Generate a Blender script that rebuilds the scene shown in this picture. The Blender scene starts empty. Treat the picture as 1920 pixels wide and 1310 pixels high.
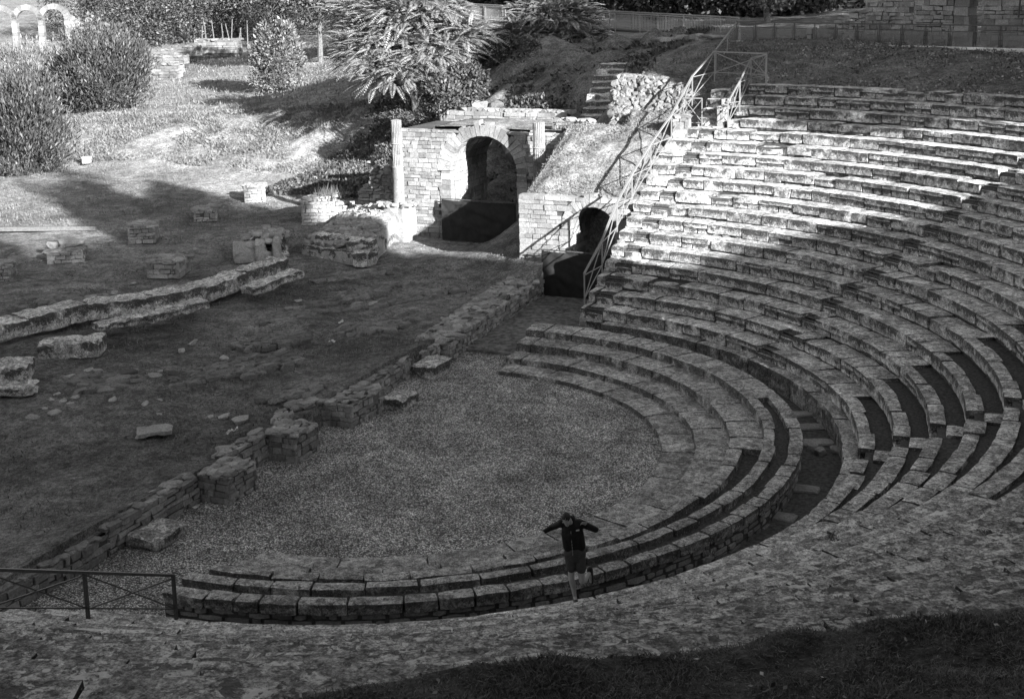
import bpy, math, random
import numpy as np
from mathutils import Vector, Matrix

random.seed(7)
rng = np.random.default_rng(11)
SC = bpy.context.scene
COL = SC.collection
R_ = math.radians

# ------------------------------------------------------------------ camera
CAM_F, CAM_W, PCY = 2471.82, 1920.0, 442.54           # focal length in photo pixels, principal row
CAM_C = np.array([17.102, -29.939, 12.566])
CAM_R = np.array([0.91165, 0.40941, -0.02090])
CAM_FW = np.array([-0.40481, 0.89406, -0.19185])
_yaw, _pit, _rol = -0.42518, 0.19305, -0.02127
def _rot(yaw, pitch, roll):
    cy, sy = math.cos(yaw), math.sin(yaw); cp, sp = math.cos(pitch), math.sin(pitch)
    fw = np.array([sy*cp, cy*cp, -sp]); r = np.array([cy, -sy, 0.0]); u = np.cross(r, fw)
    cr, sr = math.cos(roll), math.sin(roll)
    return cr*r + sr*u, -sr*r + cr*u, fw
CAM_R, CAM_U, CAM_FW = _rot(_yaw, _pit, _rol)
cam_d = bpy.data.cameras.new('camera'); cam = bpy.data.objects.new('camera', cam_d); COL.objects.link(cam)
m = Matrix.Identity(4)
for i in range(3):
    m[i][0] = CAM_R[i]; m[i][1] = CAM_U[i]; m[i][2] = -CAM_FW[i]; m[i][3] = CAM_C[i]
cam.matrix_world = m
cam_d.sensor_width = 36.0; cam_d.sensor_fit = 'HORIZONTAL'
cam_d.lens = CAM_F/CAM_W*36.0
cam_d.shift_y = (PCY-655.0)/CAM_W
cam_d.clip_start = 0.1; cam_d.clip_end = 3000
SC.camera = cam

def ray(px, py):
    return CAM_FW + (px-960.0)/CAM_F*CAM_R - (py-PCY)/CAM_F*CAM_U
def at(px, py, z):                                    # survey: the point of a level z that this spot of the photo shows
    d = ray(px, py); t = (z-CAM_C[2])/d[2]; return CAM_C + t*d
def atY(px, py, Y):
    d = ray(px, py); t = (Y-CAM_C[1])/d[1]; return CAM_C + t*d
def atD(px, py, D):                                   # at depth D along the view
    return CAM_C + ray(px, py)*D

# ------------------------------------------------------------------ light
SUN_AZ, SUN_EL = R_(-31), R_(19)
s_h = np.array([math.cos(SUN_AZ), math.sin(SUN_AZ)])
sun_vec = Vector((math.cos(SUN_EL)*s_h[0], math.cos(SUN_EL)*s_h[1], math.sin(SUN_EL)))
sl = bpy.data.lights.new('sun', 'SUN'); sun = bpy.data.objects.new('sun', sl); COL.objects.link(sun)
sl.energy = 5.0; sl.angle = R_(0.53); sl.color = (1, 1, 1)
sun.rotation_mode = 'QUATERNION'; sun.rotation_quaternion = sun_vec.to_track_quat('Z', 'Y')
sun.location = (60, -40, 60)
w = bpy.data.worlds.new('World'); SC.world = w; w.use_nodes = True
nt = w.node_tree; nt.nodes.clear()
sky = nt.nodes.new('ShaderNodeTexSky'); sky.sky_type = 'NISHITA'; sky.sun_disc = False
sky.sun_elevation = SUN_EL; sky.sun_rotation = math.pi/2 - SUN_AZ
sep = nt.nodes.new('ShaderNodeSeparateColor'); bg = nt.nodes.new('ShaderNodeBackground')
wo = nt.nodes.new('ShaderNodeOutputWorld')
nt.links.new(sky.outputs[0], sep.inputs[0]); nt.links.new(sep.outputs[0], bg.inputs[0])   # monochrome film behind a red filter
bg.inputs[1].default_value = 0.097
nt.links.new(bg.outputs[0], wo.inputs[0])
SC.view_settings.view_transform = 'Standard'; SC.view_settings.look = 'None'
SC.view_settings.exposure = 2.0; SC.view_settings.gamma = 1.0

# ------------------------------------------------------------------ noise, mesh builder
def _hash(ix, iy, iz, s):
    h = (ix.astype(np.int64)*374761393 + iy.astype(np.int64)*668265263 + iz.astype(np.int64)*2147483647 + s*974711) & 0xffffffff
    h = ((h ^ (h >> 13))*1274126177) & 0xffffffff
    h = (h ^ (h >> 16)) & 0xffffffff
    return h/4294967295.0
def vnoise(P, s=0):
    P = np.asarray(P, float); I = np.floor(P).astype(np.int64); F = P-I; F = F*F*(3-2*F)
    o = 0
    for dx in (0, 1):
        wx = F[:, 0] if dx else 1-F[:, 0]
        for dy in (0, 1):
            wy = F[:, 1] if dy else 1-F[:, 1]
            for dz in (0, 1):
                wz = F[:, 2] if dz else 1-F[:, 2]
                o = o + wx*wy*wz*_hash(I[:, 0]+dx, I[:, 1]+dy, I[:, 2]+dz, s)
    return o*2-1
def noise3(P, s=0):
    return np.stack([vnoise(P, s), vnoise(P, s+17), vnoise(P, s+31)], 1)
def fbm(P, s=0, o=3):
    P = np.asarray(P, float); r = 0; a = 1.0
    for k in range(o):
        r = r + a*vnoise(P*(2.03**k), s+k*7); a *= .5
    return r

class MB:
    def __init__(s): s.v = []; s.q = []; s.t = []; s.h = []; s.n = 0
    def add(s, V, Q=None, T=None, h=None):
        V = np.asarray(V, float).reshape(-1, 3)
        if Q is not None and len(Q): s.q.append(np.asarray(Q, np.int64)+s.n)
        if T is not None and len(T): s.t.append(np.asarray(T, np.int64)+s.n)
        s.v.append(V); s.h.append(np.full(len(V), .5) if h is None else np.asarray(h, float)); s.n += len(V)
    def core(s, O, U, V, N):
        s.frame(O, U, V, N); s.h[-1] = s.h[-1]*0-1
    def box(s, c, sx, sy, sz, rz=0, jit=0):
        V = BOXV*np.array([sx, sy, sz])/2
        if jit: V = V + rng.uniform(-jit, jit, V.shape)
        ca, sa = math.cos(rz), math.sin(rz)
        V = np.stack([V[:, 0]*ca-V[:, 1]*sa, V[:, 0]*sa+V[:, 1]*ca, V[:, 2]], 1)
        s.add(V+np.asarray(c, float), BOXQ, h=(BOXV[:, 2]+1)/2)
    def frame(s, O, U, V, N, jit=0):          # box from corner O spanned by three vectors
        O = np.asarray(O, float); X = (BOXV+1)/2
        P = O + X[:, :1]*np.asarray(U) + X[:, 1:2]*np.asarray(V) + X[:, 2:]*np.asarray(N)
        if jit: P = P + rng.uniform(-jit, jit, P.shape)
        s.add(P, BOXQ, h=X[:, 1])
    def bar(s, a, b, w, h=None):
        a = np.asarray(a, float); b = np.asarray(b, float); h = h or w
        d = b-a; L = np.linalg.norm(d); d = d/L
        up = np.array([0, 0, 1.0]) if abs(d[2]) < .95 else np.array([1.0, 0, 0])
        x = np.cross(d, up); x /= np.linalg.norm(x); y = np.cross(x, d)
        s.frame(a - x*w/2 - y*h/2, d*L, x*w, y*h)
    def tube(s, pts, rad, n=8):
        pts = np.asarray(pts, float); k = len(pts); rad = np.broadcast_to(np.asarray(rad, float), (k,))
        V = []
        for i in range(k):
            d = pts[min(i+1, k-1)]-pts[max(i-1, 0)]; d /= np.linalg.norm(d)+1e-9
            up = np.array([0, 0, 1.0]) if abs(d[2]) < .9 else np.array([1.0, 0, 0])
            x = np.cross(d, up); x /= np.linalg.norm(x); y = np.cross(x, d)
            a = np.arange(n)*2*math.pi/n
            V.append(pts[i]+rad[i]*(np.cos(a)[:, None]*x+np.sin(a)[:, None]*y))
        V = np.concatenate(V+[pts[:1], pts[-1:]]); Q = []; T = []
        for i in range(k-1):
            for j in range(n): Q.append((i*n+j, i*n+(j+1) % n, (i+1)*n+(j+1) % n, (i+1)*n+j))
        for j in range(n):
            T.append(((j+1) % n, j, k*n)); T.append(((k-1)*n+j, (k-1)*n+(j+1) % n, k*n+1))
        s.add(V, Q, T)
    def build(s, name, mat, parent=None, smooth=False):
        V = np.concatenate(s.v) if s.v else np.zeros((0, 3))
        if parent is not None: V = V - np.array(parent.location)
        Q = np.concatenate(s.q) if s.q else np.zeros((0, 4), np.int64)
        T = np.concatenate(s.t) if s.t else np.zeros((0, 3), np.int64)
        me = bpy.data.meshes.new(name)
        me.vertices.add(len(V)); me.vertices.foreach_set('co', V.astype(np.float32).ravel())
        L = np.concatenate([Q.ravel(), T.ravel()]).astype(np.int32)
        me.loops.add(len(L)); me.loops.foreach_set('vertex_index', L)
        nf = len(Q)+len(T); me.polygons.add(nf)
        st = np.concatenate([np.arange(len(Q))*4, len(Q)*4+np.arange(len(T))*3]).astype(np.int32)
        me.polygons.foreach_set('loop_start', st)
        try:
            me.polygons.foreach_set('loop_total', np.concatenate([np.full(len(Q), 4), np.full(len(T), 3)]).astype(np.int32))
        except Exception: pass
        me.polygons.foreach_set('use_smooth', np.full(nf, smooth, dtype=bool))
        at_ = me.attributes.new('ht', 'FLOAT', 'POINT'); at_.data.foreach_set('value', np.concatenate(s.h).astype(np.float32))
        me.update(calc_edges=True); me.validate()
        me.materials.append(mat)
        o = bpy.data.objects.new(name, me); COL.objects.link(o)
        if parent is not None: o.parent = parent
        return o
BOXV = np.array([(x, y, z) for z in (-1, 1) for y in (-1, 1) for x in (-1, 1)], float)
BOXQ = np.array([(0, 2, 3, 1), (4, 5, 7, 6), (0, 1, 5, 4), (2, 6, 7, 3), (0, 4, 6, 2), (1, 3, 7, 5)])

_cg = {}
def cubegrid(na, nb, nc):                              # surface of a unit cube, shared vertices
    k = (na, nb, nc)
    if k in _cg: return _cg[k]
    idx = {}; V = []; Q = []
    def vid(a, b, c):
        t = (a, b, c)
        if t not in idx: idx[t] = len(V); V.append((a/na, b/nb, c/nc))
        return idx[t]
    for c in (0, nc):
        for a in range(na):
            for b in range(nb):
                q = (vid(a, b, c), vid(a+1, b, c), vid(a+1, b+1, c), vid(a, b+1, c)); Q.append(q if c else q[::-1])
    for b in (0, nb):
        for a in range(na):
            for c in range(nc):
                q = (vid(a, b, c), vid(a, b, c+1), vid(a+1, b, c+1), vid(a+1, b, c)); Q.append(q if b else q[::-1])
    for a in (0, na):
        for b in range(nb):
            for c in range(nc):
                q = (vid(a, b, c), vid(a, b+1, c), vid(a, b+1, c+1), vid(a, b, c+1)); Q.append(q if a else q[::-1])
    _cg[k] = (np.array(V), np.array(Q)); return _cg[k]

def stone_block(mb, fn, na, nb, nc, size, amp=.018, rnd=.03, seed=0):
    U, Q = cubegrid(na, nb, nc); size = np.asarray(size, float)
    e = ((U < 1e-6) | (U > 1-1e-6)).sum(1)
    k = np.where(e >= 3, 1.0, np.where(e == 2, .62, 0.0))[:, None]*rnd
    W = U + np.sign(.5-U)*((U < 1e-6) | (U > 1-1e-6))*k/size
    P = fn(W)
    P = P + amp*(noise3(P*3.1, seed) + .6*noise3(P*8.3, seed+5))
    chip = np.clip(vnoise(P*2.2, seed+9)-.25, 0, 1)*(e >= 2)
    ctr = P.mean(0); P = P + (ctr-P)*chip[:, None]*.11
    mb.add(P, Q, h=U[:, 2])

def arc_block(mb, r0, r1, t0, t1, z0, z1, seg=.28, amp=.013, rnd=.022, seed=0, nr=3, nz=3, flat=1):
    L = (r0+r1)/2*abs(t1-t0)
    tilt = rng.uniform(-.007, .007)*flat; dz = rng.uniform(-.007, .007)*flat; dr0 = rng.uniform(-.012, .012)
    def fn(W):
        r = r0+dr0 + W[:, 1]*(r1-r0-dr0); t = t0 + W[:, 0]*(t1-t0); z = z0 + W[:, 2]*(z1-z0+dz)
        z = z + W[:, 2]*tilt*(W[:, 0]-.5)*2
        return np.stack([r*np.cos(t), r*np.sin(t), z], 1)
    stone_block(mb, fn, max(2, int(round(L/seg))), nr, nz, (max(L, .1), r1-r0, z1-z0), amp, rnd, seed)

def _ico():
    import bmesh
    bm = bmesh.new(); bmesh.ops.create_icosphere(bm, subdivisions=2, radius=1.0)
    V = np.array([v.co[:] for v in bm.verts]); T = np.array([[v.index for v in f.verts] for f in bm.faces]); bm.free()
    return V, T
ICOV, ICOT = _ico()
ROCKS = []
for k in range(14):
    V = ICOV.copy()*1.25
    for j in range(11):                                # cut flat faces like broken stone
        nn = rng.normal(size=3)
        if j < 6: nn = np.array([[1, 0, 0], [-1, 0, 0], [0, 1, 0], [0, -1, 0], [0, 0, 1], [0, 0, -1]], float)[j]+rng.normal(0, .16, 3)
        nn /= np.linalg.norm(nn); dd = V@nn; lim = rng.uniform(.62, .88)
        V = V - np.where(dd > lim, dd-lim, 0)[:, None]*nn
    V = V*(1+.06*vnoise(V*2.3+k*9.1, k)[:, None])
    ROCKS.append(V/np.abs(V).max(0))
def rock(mb, c, sx, sy, sz, rz=None, tilt=.12):
    V = ROCKS[rng.integers(14)]*np.array([sx, sy, sz])/2
    a = rng.uniform(0, 6.28) if rz is None else rz
    tx, ty = rng.normal(0, tilt, 2)
    Mx = np.array([[1, 0, 0], [0, math.cos(tx), -math.sin(tx)], [0, math.sin(tx), math.cos(tx)]])
    My = np.array([[math.cos(ty), 0, math.sin(ty)], [0, 1, 0], [-math.sin(ty), 0, math.cos(ty)]])
    Mz = np.array([[math.cos(a), -math.sin(a), 0], [math.sin(a), math.cos(a), 0], [0, 0, 1]])
    mb.add(V@(Mz@My@Mx).T+np.asarray(c, float), T=ICOT, h=(V[:, 2]/sz+.5))

def masonry(mb, O, U, L, H, N, course=.17, stone=.34, depth=.10, mask=None, ragged=0., jit=.012, proud=.025, gap=.02):
    """courses of separate stones on a face: origin O, horizontal unit U, outward N"""
    O = np.asarray(O, float); U = np.asarray(U, float); N = np.asarray(N, float); Z = np.array([0, 0, 1.0])
    z = 0.0
    while z < H-.02:
        ch = min(course*rng.uniform(.75, 1.3), H-z)
        if H-z-ch < .06: ch = H-z
        u = -rng.uniform(0, .15)
        while u < L:
            sl_ = stone*rng.uniform(.55, 1.6); u0 = max(u, 0); u1 = min(u+sl_, L); u += sl_
            if u1-u0 < .05: continue
            um, zm = (u0+u1)/2, z+ch/2
            if mask is not None and not mask(um, zm): continue
            if ragged and zm > H-ragged*(0.5+.5*vnoise(np.array([[um*.9+O[0]*3, zm*.2, O[1]]]), 3)[0]) : continue
            pr = rng.uniform(-proud, proud)
            mb.frame(O+U*(u0+gap/2)+Z*(z+gap/2)-N*depth, U*(u1-u0-gap), Z*(ch-gap), N*(depth+pr), jit)
        z += ch

# ------------------------------------------------------------------ things
def tag(o, label=None, cat=None, group=None, kind=None):
    if label: o['label'] = label
    if cat: o['category'] = cat
    if group: o['group'] = group
    if kind: o['kind'] = kind
    return o
def thing(name, label, cat, loc=(0, 0, 0), group=None):
    o = bpy.data.objects.new(name, None); COL.objects.link(o); o.location = tuple(float(x) for x in loc)
    o.empty_display_size = .2
    return tag(o, label, cat, group)
def dup(root, loc, rz=0, label=None, sc=1.0):
    r = root.copy(); COL.objects.link(r); r.location = loc; r.rotation_euler = (0, 0, rz); r.scale = (sc, sc, sc)
    if label: r['label'] = label
    for ch in list(root.children):
        c = ch.copy(); COL.objects.link(c); c.parent = r
    return r

# ------------------------------------------------------------------ materials (all grey: a black and white photograph)
class NG:
    def __init__(s, name):
        s.m = bpy.data.materials.new(name); s.m.use_nodes = True; s.t = s.m.node_tree; s.t.nodes.clear()
        s.out = s.n('ShaderNodeOutputMaterial'); s.b = s.n('ShaderNodeBsdfPrincipled')
        s.l(s.b.outputs[0], s.out.inputs[0]); s.b.inputs['Specular IOR Level'].default_value = .25
        s.co = s.n('ShaderNodeNewGeometry').outputs['Position']
    def n(s, t): return s.t.nodes.new(t)
    def l(s, a, b): s.t.links.new(a, b)
    def noise(s, scale, detail=4, rough=.6, co=None, dist=0):
        n = s.n('ShaderNodeTexNoise'); n.inputs['Scale'].default_value = scale; n.inputs['Detail'].default_value = detail
        n.inputs['Roughness'].default_value = rough; n.inputs['Distortion'].default_value = dist
        s.l(co or s.co, n.inputs['Vector']); return n.outputs['Fac']
    def vor(s, scale, out='Distance', feature='F1', co=None, rnd=1):
        n = s.n('ShaderNodeTexVoronoi'); n.feature = feature; n.inputs['Scale'].default_value = scale
        n.inputs['Randomness'].default_value = rnd
        s.l(co or s.co, n.inputs['Vector']); return n.outputs[out]
    def rmp(s, x, a, b, c=0., d=1., smooth=True):
        n = s.n('ShaderNodeMapRange'); n.interpolation_type = 'SMOOTHSTEP' if smooth else 'LINEAR'
        s.l(x, n.inputs[0])
        for i, v in zip((1, 2, 3, 4), (a, b, c, d)): n.inputs[i].default_value = v
        return n.outputs[0]
    def mth(s, op, a, b=None, c=None, clamp=False):
        n = s.n('ShaderNodeMath'); n.operation = op; n.use_clamp = clamp
        for i, v in enumerate((a, b, c)):
            if v is None: continue
            if isinstance(v, (int, float)): n.inputs[i].default_value = v
            else: s.l(v, n.inputs[i])
        return n.outputs[0]
    def mix(s, f, a, b):
        n = s.n('ShaderNodeMix'); n.data_type = 'FLOAT'
        for i, v in zip((0, 2, 3), (f, a, b)):
            if isinstance(v, (int, float)): n.inputs[i].default_value = v
            else: s.l(v, n.inputs[i])
        return n.outputs[0]
    def col(s, x):
        n = s.n('ShaderNodeCombineColor')
        for i in range(3): s.l(x, n.inputs[i])
        s.l(n.outputs[0], s.b.inputs['Base Color'])
    def bump(s, x, st=.5, d=.02):
        n = s.n('ShaderNodeBump'); n.inputs['Strength'].default_value = st; n.inputs['Distance'].default_value = d
        s.l(x, n.inputs['Height']); s.l(n.outputs[0], s.b.inputs['Normal'])
    def island(s): return s.n('ShaderNodeNewGeometry').outputs['Random Per Island']
    def attr(s, a):
        n = s.n('ShaderNodeAttribute'); n.attribute_name = a; return n.outputs['Fac']
    def nz(s):
        g = s.n('ShaderNodeNewGeometry'); x = s.n('ShaderNodeSeparateXYZ'); s.l(g.outputs['True Normal'], x.inputs[0]); return x.outputs['Z']
    def rough(s, v): s.b.inputs['Roughness'].default_value = v

def mat_seat(name, base=.30, moss=.92, lich=.7, pitted=False):
    g = NG(name); g.rough(.9)
    big = g.noise(1.0, 5, .65); fine = g.noise(30, 5, .75); mid = g.noise(5, 6, .7); mid2 = g.noise(11, 5, .7)
    isl = g.island()
    v = g.mth('MULTIPLY', g.rmp(big, .3, .7, .62, 1.3), base)
    v = g.mth('MULTIPLY', v, g.rmp(isl, 0, 1, .92 if pitted else .80, 1.06 if pitted else 1.18, False))
    v = g.mth('MULTIPLY', v, g.rmp(mid, .32, .68, .55, 1.4))
    v = g.mth('MULTIPLY', v, g.rmp(mid2, .32, .68, .52, 1.45))
    v = g.mth('MULTIPLY', v, g.rmp(fine, .34, .66, .38, 1.5))
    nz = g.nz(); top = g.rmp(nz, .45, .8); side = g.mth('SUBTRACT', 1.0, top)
    # pale crustose lichen: ragged sheets and round spots
    l1 = g.mth('MULTIPLY', g.rmp(g.noise(2.6, 6, .68, dist=.6), .55, .60), g.rmp(g.noise(19, 4, .7), .40, .52))
    dsc = g.mth('MAXIMUM', g.mth('MULTIPLY', g.rmp(g.vor(4.2), .19, .15), g.rmp(g.noise(1.3, 2), .55, .6)), g.mth('MULTIPLY', g.rmp(g.noise(1.5, 7, .72, dist=.9), .585, .60), .9))
    l3 = g.mth('MULTIPLY', g.rmp(g.vor(13), .17, .11), g.rmp(g.noise(2.0, 3), .5, .58))
    l2 = g.mth('MAXIMUM', g.mth('MAXIMUM', l1, dsc), l3)
    v = g.mix(g.mth('MULTIPLY', g.mth('MULTIPLY', l2, g.rmp(top, 0, 1, .45, 1)), lich), v, base*2.1)
    # dark pits and moss
    pit = g.mth('MULTIPLY', g.mth('MAXIMUM', g.rmp(g.noise(9, 4, .6), .39, .32), g.mth('MULTIPLY', g.rmp(g.vor(7.5), .17, .10), g.rmp(g.noise(.8, 3), .48, .56))), .85)
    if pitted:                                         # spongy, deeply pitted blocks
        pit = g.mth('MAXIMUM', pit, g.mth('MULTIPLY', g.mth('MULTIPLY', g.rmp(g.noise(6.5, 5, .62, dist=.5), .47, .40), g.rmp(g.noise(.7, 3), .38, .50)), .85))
    v = g.mix(pit, v, base*.18)
    ms = g.mth('MULTIPLY', g.rmp(g.noise(1.9, 6, .72), .55, .66), .6)
    v = g.mix(ms, v, base*.35)
    # black crust along the upper part of the risers
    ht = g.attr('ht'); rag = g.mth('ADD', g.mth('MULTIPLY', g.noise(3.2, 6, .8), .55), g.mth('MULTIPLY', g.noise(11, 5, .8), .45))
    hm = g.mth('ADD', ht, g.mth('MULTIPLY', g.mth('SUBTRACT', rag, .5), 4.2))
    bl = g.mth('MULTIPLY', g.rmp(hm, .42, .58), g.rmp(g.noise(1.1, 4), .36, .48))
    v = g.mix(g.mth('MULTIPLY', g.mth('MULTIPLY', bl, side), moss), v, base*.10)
    sp = g.mth('MULTIPLY', g.mth('MULTIPLY', g.rmp(g.noise(20, 4, .75), .58, .66), side), .5)
    v = g.mix(sp, v, base*1.6)
    g.col(v)
    hgt = g.mth('ADD', g.mth('MULTIPLY', mid, .6), g.mth('ADD', g.mth('MULTIPLY', fine, .35), g.mth('MULTIPLY', pit, -.7)))
    g.bump(hgt, .9, .045)
    return g.m
def mat_masonry(name, base=.38, stain=.5):
    g = NG(name); g.rough(.92)
    isl = g.island(); big = g.noise(.9, 4, .6); fine = g.noise(19, 5, .7); mid = g.noise(4.3, 4, .6)
    v = g.mth('MULTIPLY', g.rmp(big, .3, .7, .75, 1.18), base)
    v = g.mth('MULTIPLY', v, g.rmp(isl, 0, 1, .62, 1.2, False))
    v = g.mth('MULTIPLY', v, g.rmp(fine, .3, .7, .7, 1.2))
    st = g.mth('MULTIPLY', g.rmp(g.noise(2.3, 5, .7), .55, .68), stain)
    v = g.mix(st, v, base*.25)
    v = g.mix(g.mth('MULTIPLY', g.rmp(g.noise(8, 5, .75), .56, .66), .45), v, base*.35)
    v = g.mix(g.mth('MULTIPLY', g.rmp(g.noise(3.7, 5, .7), .60, .68), .4), v, base*1.5)
    v = g.mth('MULTIPLY', v, g.rmp(g.attr('ht'), -.6, -.4, .30, 1.0))
    g.col(v); g.bump(g.mth('ADD', mid, g.mth('MULTIPLY', fine, .5)), .7, .03)
    return g.m
def mat_ground(name):
    g = NG(name); g.rough(1.0); g.b.inputs['Specular IOR Level'].default_value = .05
    a = g.attr('ht')                                       # 0 bare trampled soil, .5 turf, 1 dry bright turf
    big = g.noise(.22, 5, .6); mid = g.noise(1.6, 5, .7); fine = g.noise(9, 5, .75); vf = g.noise(34, 3, .7)
    v = g.mix(a, .13, .225)
    v = g.mth('MULTIPLY', v, g.rmp(big, .3, .7, .72, 1.28))
    v = g.mth('MULTIPLY', v, g.rmp(mid, .3, .7, .58, 1.38))
    v = g.mth('MULTIPLY', v, g.rmp(fine, .3, .7, .5, 1.5))
    v = g.mth('MULTIPLY', v, g.rmp(vf, .3, .7, .5, 1.5))
    # outcrops of pale rock and grit in the bare parts
    rk = g.mth('MULTIPLY', g.rmp(g.noise(.9, 6, .68, dist=.8), .60, .66), g.rmp(a, .25, .05))
    v = g.mix(g.mth('MULTIPLY', rk, .65), v, g.rmp(fine, .3, .7, .10, .34))
    peb = g.mth('MULTIPLY', g.rmp(g.vor(3.2), .09, .05), g.rmp(g.noise(.6, 2), .5, .62))
    v = g.mix(g.mth('MULTIPLY', peb, .7), v, .4)
    g.col(v); g.bump(g.mth('ADD', g.mth('ADD', mid, g.mth('MULTIPLY', fine, .7)), g.mth('MULTIPLY', vf, .35)), .9, .09)
    return g.m
def mat_gravel(name, base=.30):
    g = NG(name); g.rough(.95)
    c = g.vor(27, 'Color'); sp = g.n('ShaderNodeSeparateColor'); g.l(c, sp.inputs[0])
    d = g.vor(27); c2 = g.vor(11, 'Color'); sp2 = g.n('ShaderNodeSeparateColor'); g.l(c2, sp2.inputs[0])
    v = g.rmp(sp.outputs[0], 0, 1, .2, 1.75, False)
    v = g.mth('MULTIPLY', v, g.rmp(sp2.outputs[0], 0, 1, .8, 1.2, False))
    v = g.mth('MULTIPLY', v, g.rmp(d, .25, .62, 1.1, .3))
    v = g.mth('MULTIPLY', v, g.rmp(g.noise(.5, 5, .65), .3, .7, .62, 1.25))
    v = g.mth('MULTIPLY', v, g.rmp(g.noise(2.3, 5, .7), .3, .7, .75, 1.2))
    damp = g.rmp(g.noise(.35, 4, .6), .58, .7, 1, .75)
    v = g.mth('MULTIPLY', g.mth('MULTIPLY', v, damp), base)
    g.col(v); g.bump(g.mth('SUBTRACT', 1.0, d), 1.0, .04)
    return g.m
def mat_leaf(name, base=.16, var=.5, spec=.35, trans=.0):
    g = NG(name); g.rough(.5); g.b.inputs['Specular IOR Level'].default_value = spec
    isl = g.island()
    v = g.mth('MULTIPLY', g.rmp(isl, 0, 1, 1-var, 1+var, False), base)
    v = g.mth('MULTIPLY', v, g.rmp(g.noise(.7, 3), .3, .7, .7, 1.3))
    g.col(v)
    if trans:
        t = g.n('ShaderNodeBsdfTranslucent'); mx = g.n('ShaderNodeMixShader'); mx.inputs[0].default_value = trans
        cc = g.n('ShaderNodeCombineColor')
        for i in range(3): g.l(v, cc.inputs[i])
        g.l(cc.outputs[0], t.inputs[0])
        g.l(g.b.outputs[0], mx.inputs[1]); g.l(t.outputs[0], mx.inputs[2]); g.l(mx.outputs[0], g.out.inputs[0])
    return g.m
def mat_plain(name, v=.3, rough=.5, metal=0., spec=.4, nz_=.15, sc=30, bump=0):
    g = NG(name); g.rough(rough); g.b.inputs['Metallic'].default_value = metal; g.b.inputs['Specular IOR Level'].default_value = spec
    f = g.noise(sc, 4, .65); g.col(g.mth('MULTIPLY', g.rmp(f, .25, .75, 1-nz_, 1+nz_), v))
    if bump: g.bump(f, .5, bump)
    return g.m
def mat_glass(name):
    g = NG(name); t = g.n('ShaderNodeBsdfTransparent'); t.inputs[0].default_value = (.72, .72, .72, 1)
    gl = g.n('ShaderNodeBsdfGlossy'); gl.inputs['Roughness'].default_value = .08
    d = g.n('ShaderNodeBsdfDiffuse'); d.inputs[0].default_value = (.35, .35, .35, 1)
    fr = g.n('ShaderNodeFresnel'); fr.inputs[0].default_value = 1.45
    m1 = g.n('ShaderNodeMixShader'); g.l(fr.outputs[0], m1.inputs[0]); g.l(t.outputs[0], m1.inputs[1]); g.l(gl.outputs[0], m1.inputs[2])
    m2 = g.n('ShaderNodeMixShader'); dirt = g.rmp(g.noise(3, 3),   .4, .8, .18, .45); g.l(dirt, m2.inputs[0])
    g.l(m1.outputs[0], m2.inputs[1]); g.l(d.outputs[0], m2.inputs[2]); g.l(m2.outputs[0], g.out.inputs[0])
    return g.m
M = {}
M['seat'] = mat_seat('weathered_seat_stone', .42)
M['seat_low'] = mat_seat('worn_front_seat_stone', .36, .8, .4)
M['seat_pit_shade'] = mat_seat('pitted_shaded_seat_stone', .36, .92, .85, True)  # near blocks: real pits, plus foreground shade put into a darker base
M['mason'] = mat_masonry('coursed_masonry', .275)
M['mason_dark'] = mat_masonry('old_wall_masonry', .31, .55)
M['mortar'] = mat_masonry('mortar_core', .16, .4)
M['ground'] = mat_ground('turf_and_soil')
M['gravel'] = mat_gravel('orchestra_gravel', .60)
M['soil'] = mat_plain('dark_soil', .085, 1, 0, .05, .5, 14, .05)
M['grass'] = mat_leaf('grass_blade', .15, .55, .1)
M['dry'] = mat_leaf('dry_weed', .15, .3, .15, .15)
M['leaf'] = mat_leaf('shrub_leaf', .062, .6, .35, .12)
M['leafp'] = mat_leaf('pale_leaf', .125, .5, .4, .15)
M['leafd'] = mat_leaf('dark_leaf', .055, .6, .3)
M['frond'] = mat_leaf('feathery_frond', .20, .4, .3, .15)
M['litter'] = mat_leaf('fallen_leaf', .22, .8, .2)
M['bark'] = mat_plain('bark', .12, .95, 0, .1, .5, 9, .03)
M['rail'] = mat_plain('grey_painted_steel', .20, .45, 0, .4, .12, 20)
M['bridge'] = mat_plain('pale_galvanised_steel', .26, .5, 0, .4, .1, 15)
M['steel'] = mat_plain('dark_steel', .08, .45, .3, .4, .2, 20)
M['paleg'] = mat_plain('pale_kerb', .75, .8, 0, .2, .15, 8)
M['cloth'] = mat_plain('black_cloth', .022, .8, 0, .2, .2, 6)
M['wood'] = mat_plain('old_timber', .12, .8, 0, .2, .3, 12)
M['rock'] = mat_masonry('bare_rock', .18, .8)
M['skin'] = mat_plain('skin', .36, .5, 0, .4, .06, 30)
M['jacket'] = mat_plain('black_jacket', .010, .65, 0, .25, .3, 25)
M['shorts'] = mat_plain('grey_shorts', .06, .85, 0, .15, .15, 40)
M['shoe'] = mat_plain('black_shoe', .010, .5, 0, .4, .2, 30)
M['hair'] = mat_plain('short_dark_hair', .02, .6, 0, .3, .4, 60)
M['white'] = mat_plain('white_print', .6, .6)
M['glass'] = mat_glass('fence_glass')
M['bath'] = mat_masonry('white_bath_stone', .19, .5)
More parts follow.
